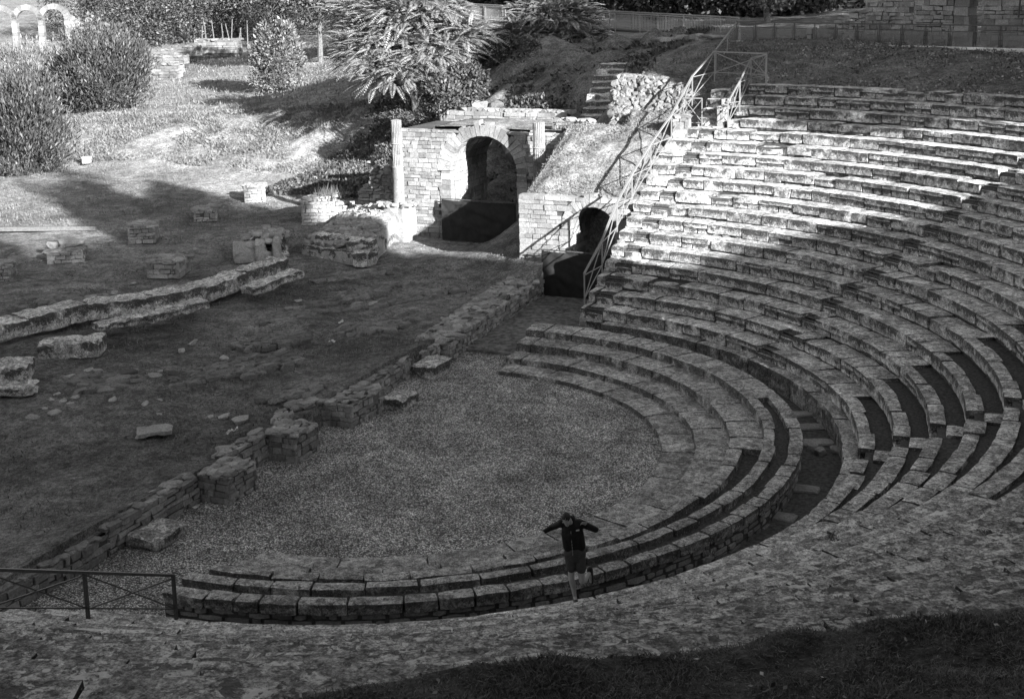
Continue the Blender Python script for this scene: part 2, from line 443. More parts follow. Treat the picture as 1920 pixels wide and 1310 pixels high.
# ------------------------------------------------------------------ terrain
DR, DZ = .81731, .39738
def row_rz(k): return 12.1458+(18-k)*DR, 1.12936+(18-k)*DZ
CP = [(-3,-12,.66),(-3,-5,.66),(-3,2,.66),(-3,9,.68),(-3.2,16,.72),(-8,0,.72),(-8,8,.74),(-10,15,.8),(-13,3,.8),(-14,12,.85),(-8,20,.82),
 (-11,22.5,.85),(-8,23.3,.82),(-15,20,.85),(-20,12,.95),(-25,15,1.0),(-24,24,1.0),(-25,30,1.1),(-30,20,1.1),(-33,28,1.25),(-42,35,1.5),
 (-40,25,1.2),(-31,33,1.45),(-20,0,.9),(-30,0,1),(-50,10,1.2),(-15,-15,.8),(-60,-20,1.2),(-19,28,1.2),(-19,24.6,.95),(-15.5,24,1.0),(-16,27,1.3),
 (-34.3,37.9,2.0),(-46,36.3,1.8),(-26.4,40.2,2.0),(-37.2,42,3.7),(-48,41.4,3.5),(-29.4,42.8,3.8),(-20.5,37,1.9),(-15.5,31,1.6),(-21,41,3.6),(-17,36,3.6),
 (-49,65.5,4.4),(-41.4,55.9,4.0),(-66,52,3.3),(-71,74,4.0),(-81,99,4.6),(-66,102,5.7),(-110,115,6.2),(-95,112,5.6),(-60,125,7.5),(-150,150,8),(-40,90,8.5),(-30,110,12),
 (-8.5,27,1.4),(-9,30,1.6),(-7,33,2.6),(-8.5,36,5.2),(-15,37.2,5.5),(-10.8,37.7,7.0),(-17.7,42.7,7.5),(-18.2,52.2,9.0),(-27.2,59.2,9.5),(-22.8,42.4,4.8),(-30,55,7.2),(-12.5,34,3.5),
 (-2.7,28.5,8.2),(-2.2,26.9,8.1),(-.5,27.2,8.0),(-4.6,35,8.5),(0,30,8.8),(-.4,37.6,9.0),(3.2,27.6,8.1),(13.3,31.3,9.0),(8,31,8.8),(22,24.5,9.2),(2,42,9.3),(16,38,9.3),(30,36,10),(-10,55,9.3),(0,60,10),(-8,75,11),(20,60,12),
 (-4.5,26,5.6),(-5.5,29,4.2),
 (34,5,10.6),(34,-10,10.8),(30,-19,10.9),(24.5,-24.5,10.9),(17.5,-30.6,10.9),(11,-33,10.8),(5,-35,10.8),(-5,-36,10.6),(22,-14.5,8.2),(14.5,-22.2,8.05),(5,-26.3,8.0),(26.5,0,8.1),(26,9,8.2),
 (45,-20,13.5),(40,5,12.6),(30,-45,13),(60,0,17),(60,-60,19),(100,-50,27),(0,-60,13),(-20,-45,6),(-40,-50,3),(100,60,22)]
_X = np.array([c[:2] for c in CP], float); _Zc = np.array([c[2] for c in CP], float)
_D = np.linalg.norm(_X[:, None]-_X[None], axis=2)
_K = np.block([[_D - .25*np.eye(len(_X)), np.ones((len(_X), 1))], [np.ones((1, len(_X))), np.zeros((1, 1))]])
_W = np.linalg.solve(_K, np.append(_Zc, 0))
def base_h(x, y):
    P = np.stack([np.ravel(x), np.ravel(y)], 1); o = np.full(len(P), _W[-1])
    for i in range(len(_X)): o = o + _W[i]*np.hypot(P[:, 0]-_X[i, 0], P[:, 1]-_X[i, 1])
    return np.clip(o, .0, 40).reshape(np.shape(x))
def sstep(a, b, x): t = np.clip((x-a)/(b-a), 0, 1); return t*t*(3-2*t)
def ground_h(x, y):
    x = np.asarray(x, float); y = np.asarray(y, float); b = base_h(x, y); r = np.hypot(x, y)
    k = 18-(r-12.1458)/DR
    bowl = np.where(r < 11.9, -.05, 1.12936+(18-k)*DZ-1.0)
    z = b
    inb = (x > -.3) & (r < 27.2)
    # the slope above the top row starts from the level of that row
    top = 7.80
    z = np.where((x > 3.0) & (r > 25.6) & (r < 32.5) , top+(z-top)*np.clip((r-26.2)/6.0, 0, 1)**.9, z)
    lim = np.where(np.arctan2(y, x) > R_(14), 26.45, 25.6)
    z = np.where(inb & (r < lim), np.minimum(z, bowl), z)
    z = np.where((x > -2.95) & (x < .6) & (np.abs(y) < 20), -.05, z)
    return z
def near_zone(x, y):
    t = np.arctan2(y, x); r = np.hypot(x, y); return (t < R_(13.5)) & (t > R_(-86)) & (r > 25.6) & (r < 33.6)
def gh(x, y): return float(ground_h(np.array([float(x)]), np.array([float(y)]))[0])

def grid_lines(lo, hi, step, far):
    a = list(np.arange(lo, hi+1e-6, step)); s = step
    b = []; x = hi
    while x < far: s *= 1.25; x += s; b.append(x)
    s = step; c = []; x = lo
    while x > -far: s *= 1.25; x -= s; c.append(x)
    return np.array(c[::-1]+a+b)
def make_ground():
    gx = np.unique(np.concatenate([grid_lines(-48, 34, .45, 700), [-2.96, -2.94, .59, .61]])); gy = grid_lines(-36, 62, .45, 700)
    X, Y = np.meshgrid(gx, gy, indexing='ij'); Z = ground_h(X, Y)
    P = np.stack([X.ravel(), Y.ravel(), Z.ravel()], 1)
    r = np.hypot(P[:, 0], P[:, 1])
    rough = fbm(P*np.array([.35, .35, 0])+3, 3, 3)*.10 + fbm(P*np.array([1.1, 1.1, 0]), 8, 2)*.035
    bank = np.exp(-((P[:, 1]-40)/4.)**2)*((P[:, 0] < -17) & (P[:, 0] > -52))
    rough = rough*(1+2.5*bank)
    rockz = ((P[:, 0] > -19) & (P[:, 0] < -5) & (P[:, 1] > 29) & (P[:, 1] < 44))
    rough = rough + rockz*np.abs(fbm(P*np.array([.45, .45, .1]), 21, 3))*.9
    flat = (r < 26.5) & (P[:, 0] > -2.95)
    P[:, 2] += np.where(flat, 0, rough)
    P[:, 2] -= np.where(near_zone(P[:, 0], P[:, 1]), .30, 0)
    bare = sstep(-24, -17, P[:, 0])*(1-sstep(-2, 2, P[:, 0]))*sstep(-12, -4, P[:, 1])*(1-sstep(17, 22, P[:, 1]))
    dry = np.clip(.75+.35*fbm(P*np.array([.12, .12, 0]), 5, 3), 0, 1)
    slope = (P[:, 0] > -3) & (r > 26)
    at_ = np.where(slope, .22, dry)*(1-bare) + bare*np.clip(.12+.3*fbm(P*np.array([.3, .3, 0]), 9, 3), 0, 1)
    at_ = np.where(rockz, .15, at_)
    nx, ny = len(gx), len(gy); I = np.arange(nx*ny).reshape(nx, ny)
    Q = np.stack([I[:-1, :-1], I[1:, :-1], I[1:, 1:], I[:-1, 1:]], -1).reshape(-1, 4)
    mb = MB(); mb.add(P, Q, h=at_)
    tag(mb.build('ground', M['ground'], smooth=True), kind='structure')
make_ground()
def slope_z(X, Y): 
    P = np.stack([X, Y, X*0], 1); return ground_h(X, Y)+fbm(P*.7, 3, 3)*.05+.03*fbm(P*3.1, 5, 2)
def edge_off(t): return .06+.55*sstep(R_(-57), R_(-67), t)
def make_rim_slope():
    rs = np.concatenate([np.linspace(25.8, 27.6, 26), np.linspace(27.75, 34.4, 30)]); ts = np.linspace(R_(-87), R_(14.3), 420)
    RR, T_ = np.meshgrid(rs, ts, indexing='ij'); X, Y = (RR*np.cos(T_)).ravel(), (RR*np.sin(T_)).ravel(); r = RR.ravel()
    w_ = .07*vnoise(np.stack([X*.9, Y*.9, X*0], 1), 2)+.05*vnoise(np.stack([X*4, Y*4, X*0], 1), 3)
    q = r+(w_+edge_off(T_.ravel()))*sstep(27.6, 26, r); X, Y = q*np.cos(T_.ravel()), q*np.sin(T_.ravel()); Z = slope_z(X, Y)
    Z = np.where(r < 25.85, 7.3, Z)
    I = np.arange(X.size).reshape(RR.shape); mb = MB()
    mb.add(np.stack([X, Y, Z], 1), np.stack([I[:-1, :-1], I[1:, :-1], I[1:, 1:], I[:-1, 1:]], -1).reshape(-1, 4), h=np.full(X.size, .05))
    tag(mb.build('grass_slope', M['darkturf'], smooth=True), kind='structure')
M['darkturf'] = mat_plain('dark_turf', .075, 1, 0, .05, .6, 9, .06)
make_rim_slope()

def flat_poly(name, pts, mat, kind='structure', z=None):
    mb = MB(); P = np.array(pts, float); c = P.mean(0); n = len(P)
    mb.add(np.vstack([P, c]), T=[(i, (i+1) % n, n) for i in range(n)])
    return tag(mb.build(name, mat), kind=kind)
def disc_ring(mb, r0, r1, t0, t1, z, n=80, wob=0, seed=0):
    t = np.linspace(t0, t1, n); V = []
    for rr in (r0, r1):
        q = rr + (wob*vnoise(np.stack([t*6, t*0+rr, t*0], 1), seed) if wob else 0)
        V.append(np.stack([q*np.cos(t), q*np.sin(t), t*0+z], 1))
    V = np.concatenate(V); mb.add(V, [(i, n+i, n+i+1, i+1) for i in range(n-1)])
# orchestra floor: inside the first step and back to the stage wall
mb = MB()
ys = np.linspace(-20, 9.3, 60); V = []
for y in ys:
    xr = .55 if y < -7.4 else max(math.sqrt(max(7.65**2-y*y, 0)), -.5)
    if y > 7.6: xr = -.5
    V += [(-2.95, y, 0), (xr, y, 0)]
mb.add(np.array(V), [(2*i, 2*i+1, 2*i+3, 2*i+2) for i in range(59)])
tag(mb.build('orchestra_gravel', M['gravel']), kind='structure')
M['pathsoil'] = mat_plain('trodden_earth', .15, 1, 0, .05, .6, 5, .06)
mb = MB(); mb.frame((-2.95, 9.25, -.03), (3.5, 0, 0), (0, 0, .13), (0, 12.5, 0))
tag(mb.build('path', M['pathsoil']), kind='structure')
mb = MB(); disc_ring(mb, 10.7, 11.85, R_(-88), R_(89), .10, 120)
tag(mb.build('passage_path', mat_plain('passage_earth', .11, 1, 0, .05, .5, 9, .04)), kind='structure')

# ------------------------------------------------------------------ front seating (four low rings and their outer wall)
def far_end(r, x): return math.acos(max(-1, min(1, x/r)))
fs = thing('front_seating', 'four low curved stone steps ringing the gravel orchestra', 'stone seating', (8.6, 0, 0))
def ring_row(mb, r0, r1, z0, z1, t0, t1, lo=.75, hi=1.5, amp=.014, seed=0, wfun=None, gapw=.010, nz=3):
    t = t0
    while t < t1-.01:
        a = rng.uniform(lo, hi)/r0; e = min(t+a, t1)
        if t1-e < .25/r0: e = t1
        ra, rb = (r0, r1) if wfun is None else wfun((t+e)/2, r0, r1)
        arc_block(mb, ra, rb, t+gapw/r0/2, e-gapw/r0/2, z0, z1, amp=amp, seed=int(rng.integers(1000)), nr=3, nz=nz)
        t = e
LR = [('A', 7.15, 8.08, .06), ('B', 8.038, 8.95, .322), ('C', 8.901, 9.85, .598), ('D', 9.801, 10.81, .83)]
mb = MB(); ring_row(mb, 7.15, 8.15, -.25, .14, R_(-86), R_(92.5), 1.0, 1.9, .008); mb.build('seat_row', M['seat_low'], fs)
mb = MB(); ring_row(mb, 8.038, 8.98, -.1, .322, -far_end(8.04, .5), far_end(8.04, -.45), 1.0, 1.8); mb.build('seat_row', M['seat_low'], fs)
def wC(t, r0, r1):
    if t > R_(9): return r0, r1
    return r0, r0+rng.uniform(.27, .40)
mb = MB(); ring_row(mb, 8.901, 9.87, .1, .598, -far_end(8.9, .55), far_end(8.9, -.45), .7, 1.5, wfun=wC); mb.build('seat_row', M['seat_low'], fs)
def wD(t, r0, r1):
    if t > R_(33): return r0, r1
    return r0, r0+rng.uniform(.29, .38)
mb = MB(); ring_row(mb, 9.801, 10.81, .3, .832, -far_end(9.8, .6), far_end(9.8, -.5), .6, 1.3, wfun=wD); mb.build('seat_row', M['seat_low'], fs)
mb = MB()
t = -far_end(10.8, .65)
while t < R_(33):
    a = rng.uniform(.5, 1.1)/10.8; e = min(t+a, R_(33)); wd = rng.uniform(.33, .42)
    arc_block(mb, 10.81-wd, 10.81, t+.006/10.8, e-.006/10.8, .575, .826, amp=.018, seed=int(rng.integers(999))); t = e
mb.build('coping', M['seat_low'], fs)
# rubble masonry under the coping, seen from the passage
mb = MB(); t = -far_end(10.8, .65); z = .06
for zc in (.04, .17, .31, .44):
    t = -far_end(10.8, .65)
    while t < R_(92):
        L = rng.uniform(.22, .6); e = t+L/10.77
        arc_block(mb, 10.55, 10.77+rng.uniform(-.05, .015), t+.008/10.8, e-.008/10.8, zc+rng.uniform(0, .02), zc+.135+.02*rng.random(), seg=.25, amp=.02, rnd=.03, nr=1, nz=1, seed=int(rng.integers(999))); t = e
tt = np.linspace(-far_end(10.8, .65), R_(92), 160); V = np.concatenate([np.stack([10.70*np.cos(tt), 10.70*np.sin(tt), tt*0+zz], 1) for zz in (-.1, .62)]); mb.add(V, [(i, i+1, 161+i-1+0, 160+i) if False else (i, i+1, 160+i+1, 160+i) for i in range(159)], h=np.full(len(V), -1.))
mb.build('podium_wall', M['mason_dark'], fs)
mb = MB(); disc_ring(mb, 9.1, 9.9, R_(-86), R_(14), .40, 70); disc_ring(mb, 9.95, 10.5, R_(-86), R_(34), .66, 80)
tag(mb.build('soil_fill', M['soil'], fs), kind='stuff')

# ------------------------------------------------------------------ upper seating: nineteen rows
us = thing('upper_seating', 'great semicircle of weathered stone seat rows climbing the hillside', 'stone seating', (18, 0, .1))
STAIRS = [(R_(84.6), .34), (R_(49.6), .36), (R_(4.9), .36)]
def in_stair(t, r):
    for c, hw in STAIRS:
        if abs(t-c)*r < hw: return (c, hw)
    return None
soilmb = MB()
for k in range(1, 19):
    R, z = row_rz(k); mb = mbA = MB(); mbB = MB()
    te = far_end(R, .62) if k >= 5 else R_(83.2)
    ts = max(-far_end(R, .7), R_(-80) if k < 12 else -9) if k > 1 else R_(14)
    st = sorted([(c-hw/R, c+hw/R, c) for c, hw in STAIRS])
    segs = []; a = ts
    for (s0, s1, c) in st:
        if s0 > te: break
        segs.append((a, min(s0, te), None)); 
        if s1 < te: segs.append((s0, s1, c)); a = s1
        else: segs.append((s0, te, c)); a = te
    if a < te: segs.append((a, te, None))
    rr = random.Random(k)
    for (a, b, c) in segs:
        if b-a < .05/R: continue
        mb = mbA
        if c is not None:                                   # cut for a stair: half-height step, seat set back
            arc_block(mb, R+.40, R+DR+.06, a+.004/R, b-.004/R, z-.5, z+rng.uniform(-.02, .01), seed=int(rng.integers(999)))
            smb = MB(); arc_block(smb, R+.02, R+.43, a+.006/R, b-.006/R, z-.5, z-DZ*.5+rng.uniform(-.02, .02), amp=.02, seed=int(rng.integers(999))); smb.build('stair_step', M['seat'], us)
            continue
        t = a
        while t < b-.002:
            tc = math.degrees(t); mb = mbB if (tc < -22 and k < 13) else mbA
            zk, rk = (rr.uniform(.03, .10), rr.uniform(-.04, .07)) if rr.random() < .07 else (0, 0)
            L = rr.uniform(.65, 1.7) if tc > -20 else (rr.uniform(1.8, 3.4) if k < 7 else rr.uniform(1.2, 2.4))
            e = min(t+L/R, b)
            if b-e < .35/R: e = b
            wd = DR+.06
            if k >= 12 and -38 < tc < 24:
                v = vnoise(np.array([[tc*.11, k*1.7, 2.3]]), 4)[0]
                thr = -.25 if k >= 14 else .15
                if v > thr-.35*(k >= 15): wd = rng.uniform(.34, .5)
            near = tc < -22 and k < 13
            if k == 2 and tc < -45: wd += .6
            hb = DZ*rr.choice([1.0, .9, .97, 1.0, .84]) if k < 11 else DZ*rr.choice([.95, 1., 1., .85])
            split = not near and rr.random() < .18 and (e-t)*R > .7
            g = .004 if near else .007
            if split:
                zm = z-DZ*rr.uniform(.4, .62)
                arc_block(mb, R, R+wd, t+g/R/2, e-g/R/2, zm+.004, z, seed=rr.randrange(999), nz=2)
                tm = t+(e-t)*rr.uniform(.35, .65)
                arc_block(mb, R+.02, R+.5, t+g/R/2, tm-g/R/2, z-DZ-.02, zm-.004, seed=rr.randrange(999), nz=1, nr=1)
                arc_block(mb, R+.015, R+.5, tm+g/R/2, e-g/R/2, z-DZ-.02, zm-.004, seed=rr.randrange(999), nz=1, nr=1)
            else:
                arc_block(mb, R+rk, R+wd, t+g/R/2, e-g/R/2, z-hb-zk*.2, z-zk, seed=rr.randrange(999), nz=3, amp=.014+.012*(rr.random() < .2), flat=.25 if near else 1, rnd=.014 if near else .022)
                if DZ-hb > .03:                            # small packing stones under the seat slab
                    u = t
                    while u < e-.02/R:
                        q = min(u+rr.uniform(.12, .4)/R, e)
                        if rr.random() < .8: arc_block(mb, R+.03+rr.uniform(0, .03), R+.35, u+.008/R, q-.008/R, z-DZ-.02, z-hb-.008, seed=rr.randrange(999), nz=1, nr=1, rnd=.02)
                        u = q
            t = e
    mbA.build('seat_row', M['seat'], us)
    if mbB.n: mbB.build('seat_row', M['seat_pit_shade'], us)
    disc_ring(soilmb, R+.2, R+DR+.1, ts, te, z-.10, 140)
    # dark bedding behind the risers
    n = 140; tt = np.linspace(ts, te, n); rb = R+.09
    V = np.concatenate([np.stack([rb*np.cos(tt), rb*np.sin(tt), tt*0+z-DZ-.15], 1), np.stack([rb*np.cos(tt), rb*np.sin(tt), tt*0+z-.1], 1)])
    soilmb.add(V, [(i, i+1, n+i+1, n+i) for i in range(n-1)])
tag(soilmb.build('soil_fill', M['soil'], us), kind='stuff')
# footrest ring at the bottom
mb = MB(); ring_row(mb, 11.781, 12.3, .08, .75, -far_end(11.78, .7), far_end(11.78, 1.55), .8, 1.6, .02); mb.build('foot_step', M['seat_low'], us)
# two bottom stair blocks at the far end
mb = MB()
for (c, s_, zt) in [((.75, 12.05), (.9, .45), .42), ((.95, 12.45), (.8, .45), .78)]:
    def fn(W, c=c, s_=s_, zt=zt): return np.stack([c[0]+(W[:, 0]-.5)*s_[0], c[1]+(W[:, 1]-.5)*s_[1], .05+W[:, 2]*(zt-.05)], 1)
    stone_block(mb, fn, 4, 3, 3, (s_[0], s_[1], zt), .02, .03, 3)
mb.build('end_step', M['seat'], us)
# end wall carrying the rows beside the vaulted entrance
mb = MB()
for k in range(5, 19):
    R, z = row_rz(k); y0 = math.sqrt(R*R-.5)
    if y0 < 24: masonry(mb, (.58, y0+DR+.05, .0), (0, -1, 0), DR+.05, z-.35, (-1, 0, 0), depth=.25)
mb.build('end_wall', M['mason_dark'], us)
# ------------------------------------------------------------------ ruined masonry
Z3 = np.array([0, 0, 1.0])
def unit(v): v = np.asarray(v, float); return v/np.linalg.norm(v)
def wall_run(mb, a, b, z0, z1, thick, course=.15, stone=.3, top=.22, ends=(True, True), z1b=None, back=True):
    """a wall from a to b (front base line, front on the right hand of a->b), rubble top"""
    a = np.array([a[0], a[1], 0.]); b = np.array([b[0], b[1], 0.]); d = b-a; L = np.linalg.norm(d); u = d/L
    n = np.array([u[1], -u[0], 0]); z1b = z1 if z1b is None else z1b
    mb.core(a-n*(thick-.05)+Z3*(z0-.3)+u*.04, u*(L-.08), Z3*(min(z1, z1b)-z0+.25), n*(thick-.10))
    hm = max(z1, z1b)
    mk = lambda um, zm: zm < (z1+(z1b-z1)*um/L)-z0+.02
    masonry(mb, a+Z3*z0, u, L, hm-z0, n, course, stone, .12, mask=mk, jit=.022, proud=.045, gap=.03)
    if back: masonry(mb, b-n*thick+Z3*z0, -u, L, hm-z0, -n, course, stone, .1, mask=lambda um, zm: mk(L-um, zm))
    if ends[0]: masonry(mb, a-n*thick+Z3*z0, n, thick, z1-z0, -u, course, stone, .1)
    if ends[1]: masonry(mb, b+Z3*z0, -n, thick, z1b-z0, u, course, stone, .1)
    m_ = int(L*thick/(top*top)*1.5)+2
    for i in range(m_):
        s_ = rng.uniform(0, L); q = rng.uniform(.06, thick-.06); zt = z1+(z1b-z1)*s_/L
        k = top*rng.uniform(.6, 1.6)
        rock(mb, a+u*s_-n*q+Z3*(zt+rng.uniform(-.03, .03)), k*1.4, k, k*.45, math.atan2(u[1], u[0])+rng.normal(0, .3), .07)

# the low wall along the front of the stage
sw = thing('stage_wall', 'long low rubble wall with stepped buttresses between stage and gravel', 'wall', (-2.6, 2, 0))
def pier(name, x0, x1, y0, y1, z1, parent, z0=0., mat='mason_dark', course=.15, stone=.3, top=.2):
    mb = MB(); wall_run(mb, (x1, y0), (x1, y1), z0, z1, x1-x0, course, stone, top)
    return mb.build(name, M[mat], parent)
mb = MB()
wall_run(mb, (-2.75, -13), (-2.72, -8.4), 0, .52, .5, ends=(True, False)); wall_run(mb, (-2.72, -8.4), (-2.78, -5.1), 0, .62, .45, .13, .42, ends=(False, False), z1b=.70)
wall_run(mb, (-2.85, -3.9), (-2.85, -1.9), 0, .74, .45, ends=(False, False))
wall_run(mb, (-2.95, -.9), (-3.35, .05), 0, .70, .5, ends=(False, False)); wall_run(mb, (-3.35, .05), (-2.9, 1.0), 0, .72, .5, ends=(False, False))
wall_run(mb, (-2.75, 2.6), (-2.85, 6.0), 0, .64, .5, ends=(False, True)); wall_run(mb, (-2.95, 6.9), (-2.7, 7.8), 0, .55, .5)
mb.build('wall', M['mason_dark'], sw)
mb = MB(); wall_run(mb, (-2.42, 8.0), (-2.95, 17.4), 0.02, .62, 1.35, .13, .28, .26, z1b=.86); mb.build('wall', M['mason_dark'], sw)
pier('buttress', -2.85, -1.93, -5.05, -3.85, .74, sw); pier('buttress', -2.9, -2.0, -2.0, -.85, .78, sw); pier('buttress', -2.95, -2.02, .95, 2.75, .70, sw)
for c, s_ in [((-2.3, -7.35, .14), (.95, 1.15, .30)), ((-1.75, 3.25, .14), (.8, 1.0, .42)), ((-2.35, 6.5, .2), (.9, 1.3, .5))]:
    mb = MB()
    def fn(W, c=c, s_=s_): return np.asarray(c)+(W-.5)*np.asarray(s_)
    stone_block(mb, fn, 9, 9, 4, s_, .045, .035, 7); mb.build('plinth_block', M['seat'], sw)

# great blocks of the scene front on the stage floor
def big_block(px, py, z, sx, sy, sz, rz, label, amp=.05, mat='seat'):
    c = at(px, py, z); mb = MB(); ca, sa = math.cos(rz), math.sin(rz)
    def fn(W):
        q = (W-.5)*np.array([sx, sy, sz]); return np.stack([c[0]+q[:, 0]*ca-q[:, 1]*sa, c[1]+q[:, 0]*sa+q[:, 1]*ca, z+q[:, 2]+sz/2-.06], 1)
    stone_block(mb, fn, max(5, int(sx/.1)), max(4, int(sy/.1)), 6, (sx, sy, sz), amp, .04, int(rng.integers(99)))
    return tag(mb.build('stone_block', M[mat]), label, 'stone block')
ln = [(-60, 668), (60, 640), (170, 612), (295, 597), (395, 578), (470, 548), (545, 522)]
P_ = [at(x, y, .8) for x, y in ln]
kerb = thing('stone_kerb', 'long bent line of heavy lichened blocks crossing the stage floor', 'stone kerb', P_[3])
for i in range(len(P_)-1):
    a, b = P_[i], P_[i+1]; d = b-a; L = np.linalg.norm(d); u = d/L; n = np.array([-u[1], u[0], 0]); mb = MB(); wd = 1.15 if i < 5 else .95
    def fn(W): return a+u*(-.10+W[:, :1]*(L+.12))+n*(W[:, 1:2]*wd)+Z3*(.5+W[:, 2:]*(.60+.05*(i % 2))-.3)
    stone_block(mb, fn, max(6, int(L/.12)), 9, 5, (L, wd, .6), .05, .035, i); mb.build('block', M['seat'], kerb)
for (x0, y0, x1, y1, hgt) in [(290, 632, 395, 600, .32), (480, 578, 575, 541, .34), (190, 648, 280, 628, .26)]:
    a, b = at(x0, y0, .75), at(x1, y1, .75); d = b-a; L = np.linalg.norm(d); u = d/L; n = np.array([-u[1], u[0], 0]); mb = MB()
    def fn(W): return a+u*(W[:, :1]*L)+n*(W[:, 1:2]*.7)+Z3*(.45+W[:, 2:]*hgt-.0)
    stone_block(mb, fn, max(6, int(L/.12)), 6, 4, (L, .7, .4), .06, .04, i+20); mb.build('lower_block', M['seat'], kerb)
big_block(137, 662, .8, 2.0, 1.15, .55, .55, 'squarish heavy block pale with lichen lying before the stone kerb')
big_block(15, 705, .75, 1.5, 1.3, .5, .6, 'lichened block cut by the left edge of the stage below the kerb')
big_block(30, 735, .72, 1.2, .8, .35, .4, 'low cracked boulder below the lichened block at the left edge', .08)
big_block(290, 808, .68, .95, .6, .14, .75, 'flat slab half sunk in the dark turf of the stage', .04, 'mason_dark')

def free_pier(px, py, z, sx, sy, h, rz, label, top=.25, course=.16, stone=.34, mat='mason', extra=None):
    c = at(px, py, z); t = thing('stone_pier', label, 'stone pier', c, 'stone piers on the stage')
    u = np.array([math.cos(rz), math.sin(rz)]); v = np.array([-u[1], u[0]]); mb = MB()
    a = c[:2]-u*sx/2; b = c[:2]+u*sx/2                      # front base line
    wall_run(mb, a, b, z-.05, z+h, sy, course, stone, top); mb.build('wall', M[mat], t)
    if extra:
        for (du, dv, s3, dz) in extra:
            m2 = MB(); q = c[:2]+u*du+v*dv; rock(m2, (q[0], q[1], z+h+dz), *s3, rz, .03); m2.build('cap_stone', M[mat], t)
    return t
free_pier(123, 492, .98, 1.5, 1.7, .42, .62, 'low stone pier capped by a loose boulder', extra=[(.2, 1.1, (1.25, .8, .35), .22), (-.6, .8, (.45, .4, .4), .2)])
free_pier(267, 455, 1.0, 1.25, 1.75, .72, .6, 'square stone pier of neat courses with a level top')
free_pier(386, 414, 1.02, 1.15, 1.7, .5, .62, 'small low stone pier farthest from the arch in the shade edge')
free_pier(478, 378, 1.1, 1.1, 1.35, .78, .6, 'sunlit whitish stone pier alone on the bright turf')
free_pier(-2, 530, .95, 1.0, 1.2, .7, .6, 'stone pier cut off by the left picture edge')
t = free_pier(306, 520, .92, 1.35, 1.5, .62, .35, 'curved rough stone stump at the end of the turf hollow', mat='mason_dark', course=.2, stone=.3)
# taller ruined pier with a hollow
hp = thing('hollow_pier', 'tall ruined stone pier with a dark hollow and upright slabs', 'stone pier', at(485, 490, .85), 'stone piers on the stage')
c = at(487, 492, .85); mb = MB(); wall_run(mb, c[:2]+(-1.05, .2), c[:2]+(.1, .75), .8, 1.75, 1.6, .2, .4, .3, z1b=1.9); mb.build('wall', M['mason_dark'], hp)
for (dx, dy, sx, sy, sz, a) in [(-.70, -.05, 1.0, .5, .95, .5), (.02, .1, .45, .5, 1.05, .5), (.62, .45, .34, .8, 1.15, .5), (.30, .05, .45, .14, .55, .9)]:
    mb = MB()
    def fn(W): q = (W-.5)*np.array([sx, sy, sz]); return np.stack([c[0]+dx+q[:, 0]*math.cos(a)-q[:, 1]*math.sin(a), c[1]+dy+q[:, 0]*math.sin(a)+q[:, 1]*math.cos(a), .8+q[:, 2]+sz/2], 1)
    stone_block(mb, fn, 4, 3, 6, (sx, sy, sz), .05, .05, int(rng.integers(99))); mb.build('upright_slab', M['mason_dark'], hp)
mb = MB()
for i in range(30): rock(mb, (c[0]+rng.uniform(-.8, .7), c[1]+rng.uniform(.3, 1.4), 1.85+rng.uniform(0, .25)), *rng.uniform(.2, .5, 3)*(1.3, 1, .6))
for i in range(14): rock(mb, (c[0]+.05+.05*i+rng.uniform(-.1, .1), c[1]+.3+.02*i+rng.uniform(-.15, .2), 1.80+rng.uniform(-.05, .15)), *rng.uniform(.25, .5, 3)*(1.2, 1, .8))
mb.build('rubble_top', M['mason_dark'], hp)
mb = MB()
def fn(W): q = (W-.5)*np.array([1.7, .9, 1.15]); return np.stack([c[0]-.15+q[:, 0]*.85-q[:, 1]*.5, c[1]+.85+q[:, 0]*.5+q[:, 1]*.85, .75+q[:, 2]+.575], 1)
stone_block(mb, fn, 14, 8, 9, (1.7, .9, 1.15), .12, .06, 8); mb.build('core_mass', M['seat'], hp)
# sunlit pier with dry grass on top
gp = thing('grassy_pier', 'sunlit stone pier with dry grass on its broken top', 'stone pier', at(606, 423, .95), 'stone piers on the stage')
c = at(600, 424, .92); mb = MB(); wall_run(mb, c[:2]+(-.95, -.1), c[:2]+(.5, .65), .85, 2.1, 1.5, .17, .32, .25, z1b=2.3)
wall_run(mb, c[:2]+(.5, .7), c[:2]+(2.0, 1.5), .9, 2.0, .9, .17, .32, .25, z1b=1.5); mb.build('wall', M['mason'], gp)
mb = MB()
for i in range(160):
    p = np.array([c[0]+rng.uniform(-.7, .6), c[1]+.5+rng.uniform(-.1, 1.1), 2.15]); L = rng.uniform(.25, .75); a = rng.uniform(0, 6.28); w_ = np.array([math.cos(a), math.sin(a), 0])*.02; ln_ = rng.normal(0, .16, 2)
    tip = p+np.array([ln_[0], ln_[1], L]); mb.add([p-w_, p+w_, tip], T=[(0, 1, 2)])
tag(mb.build('dry_grass', M['dry'], gp), kind='stuff')
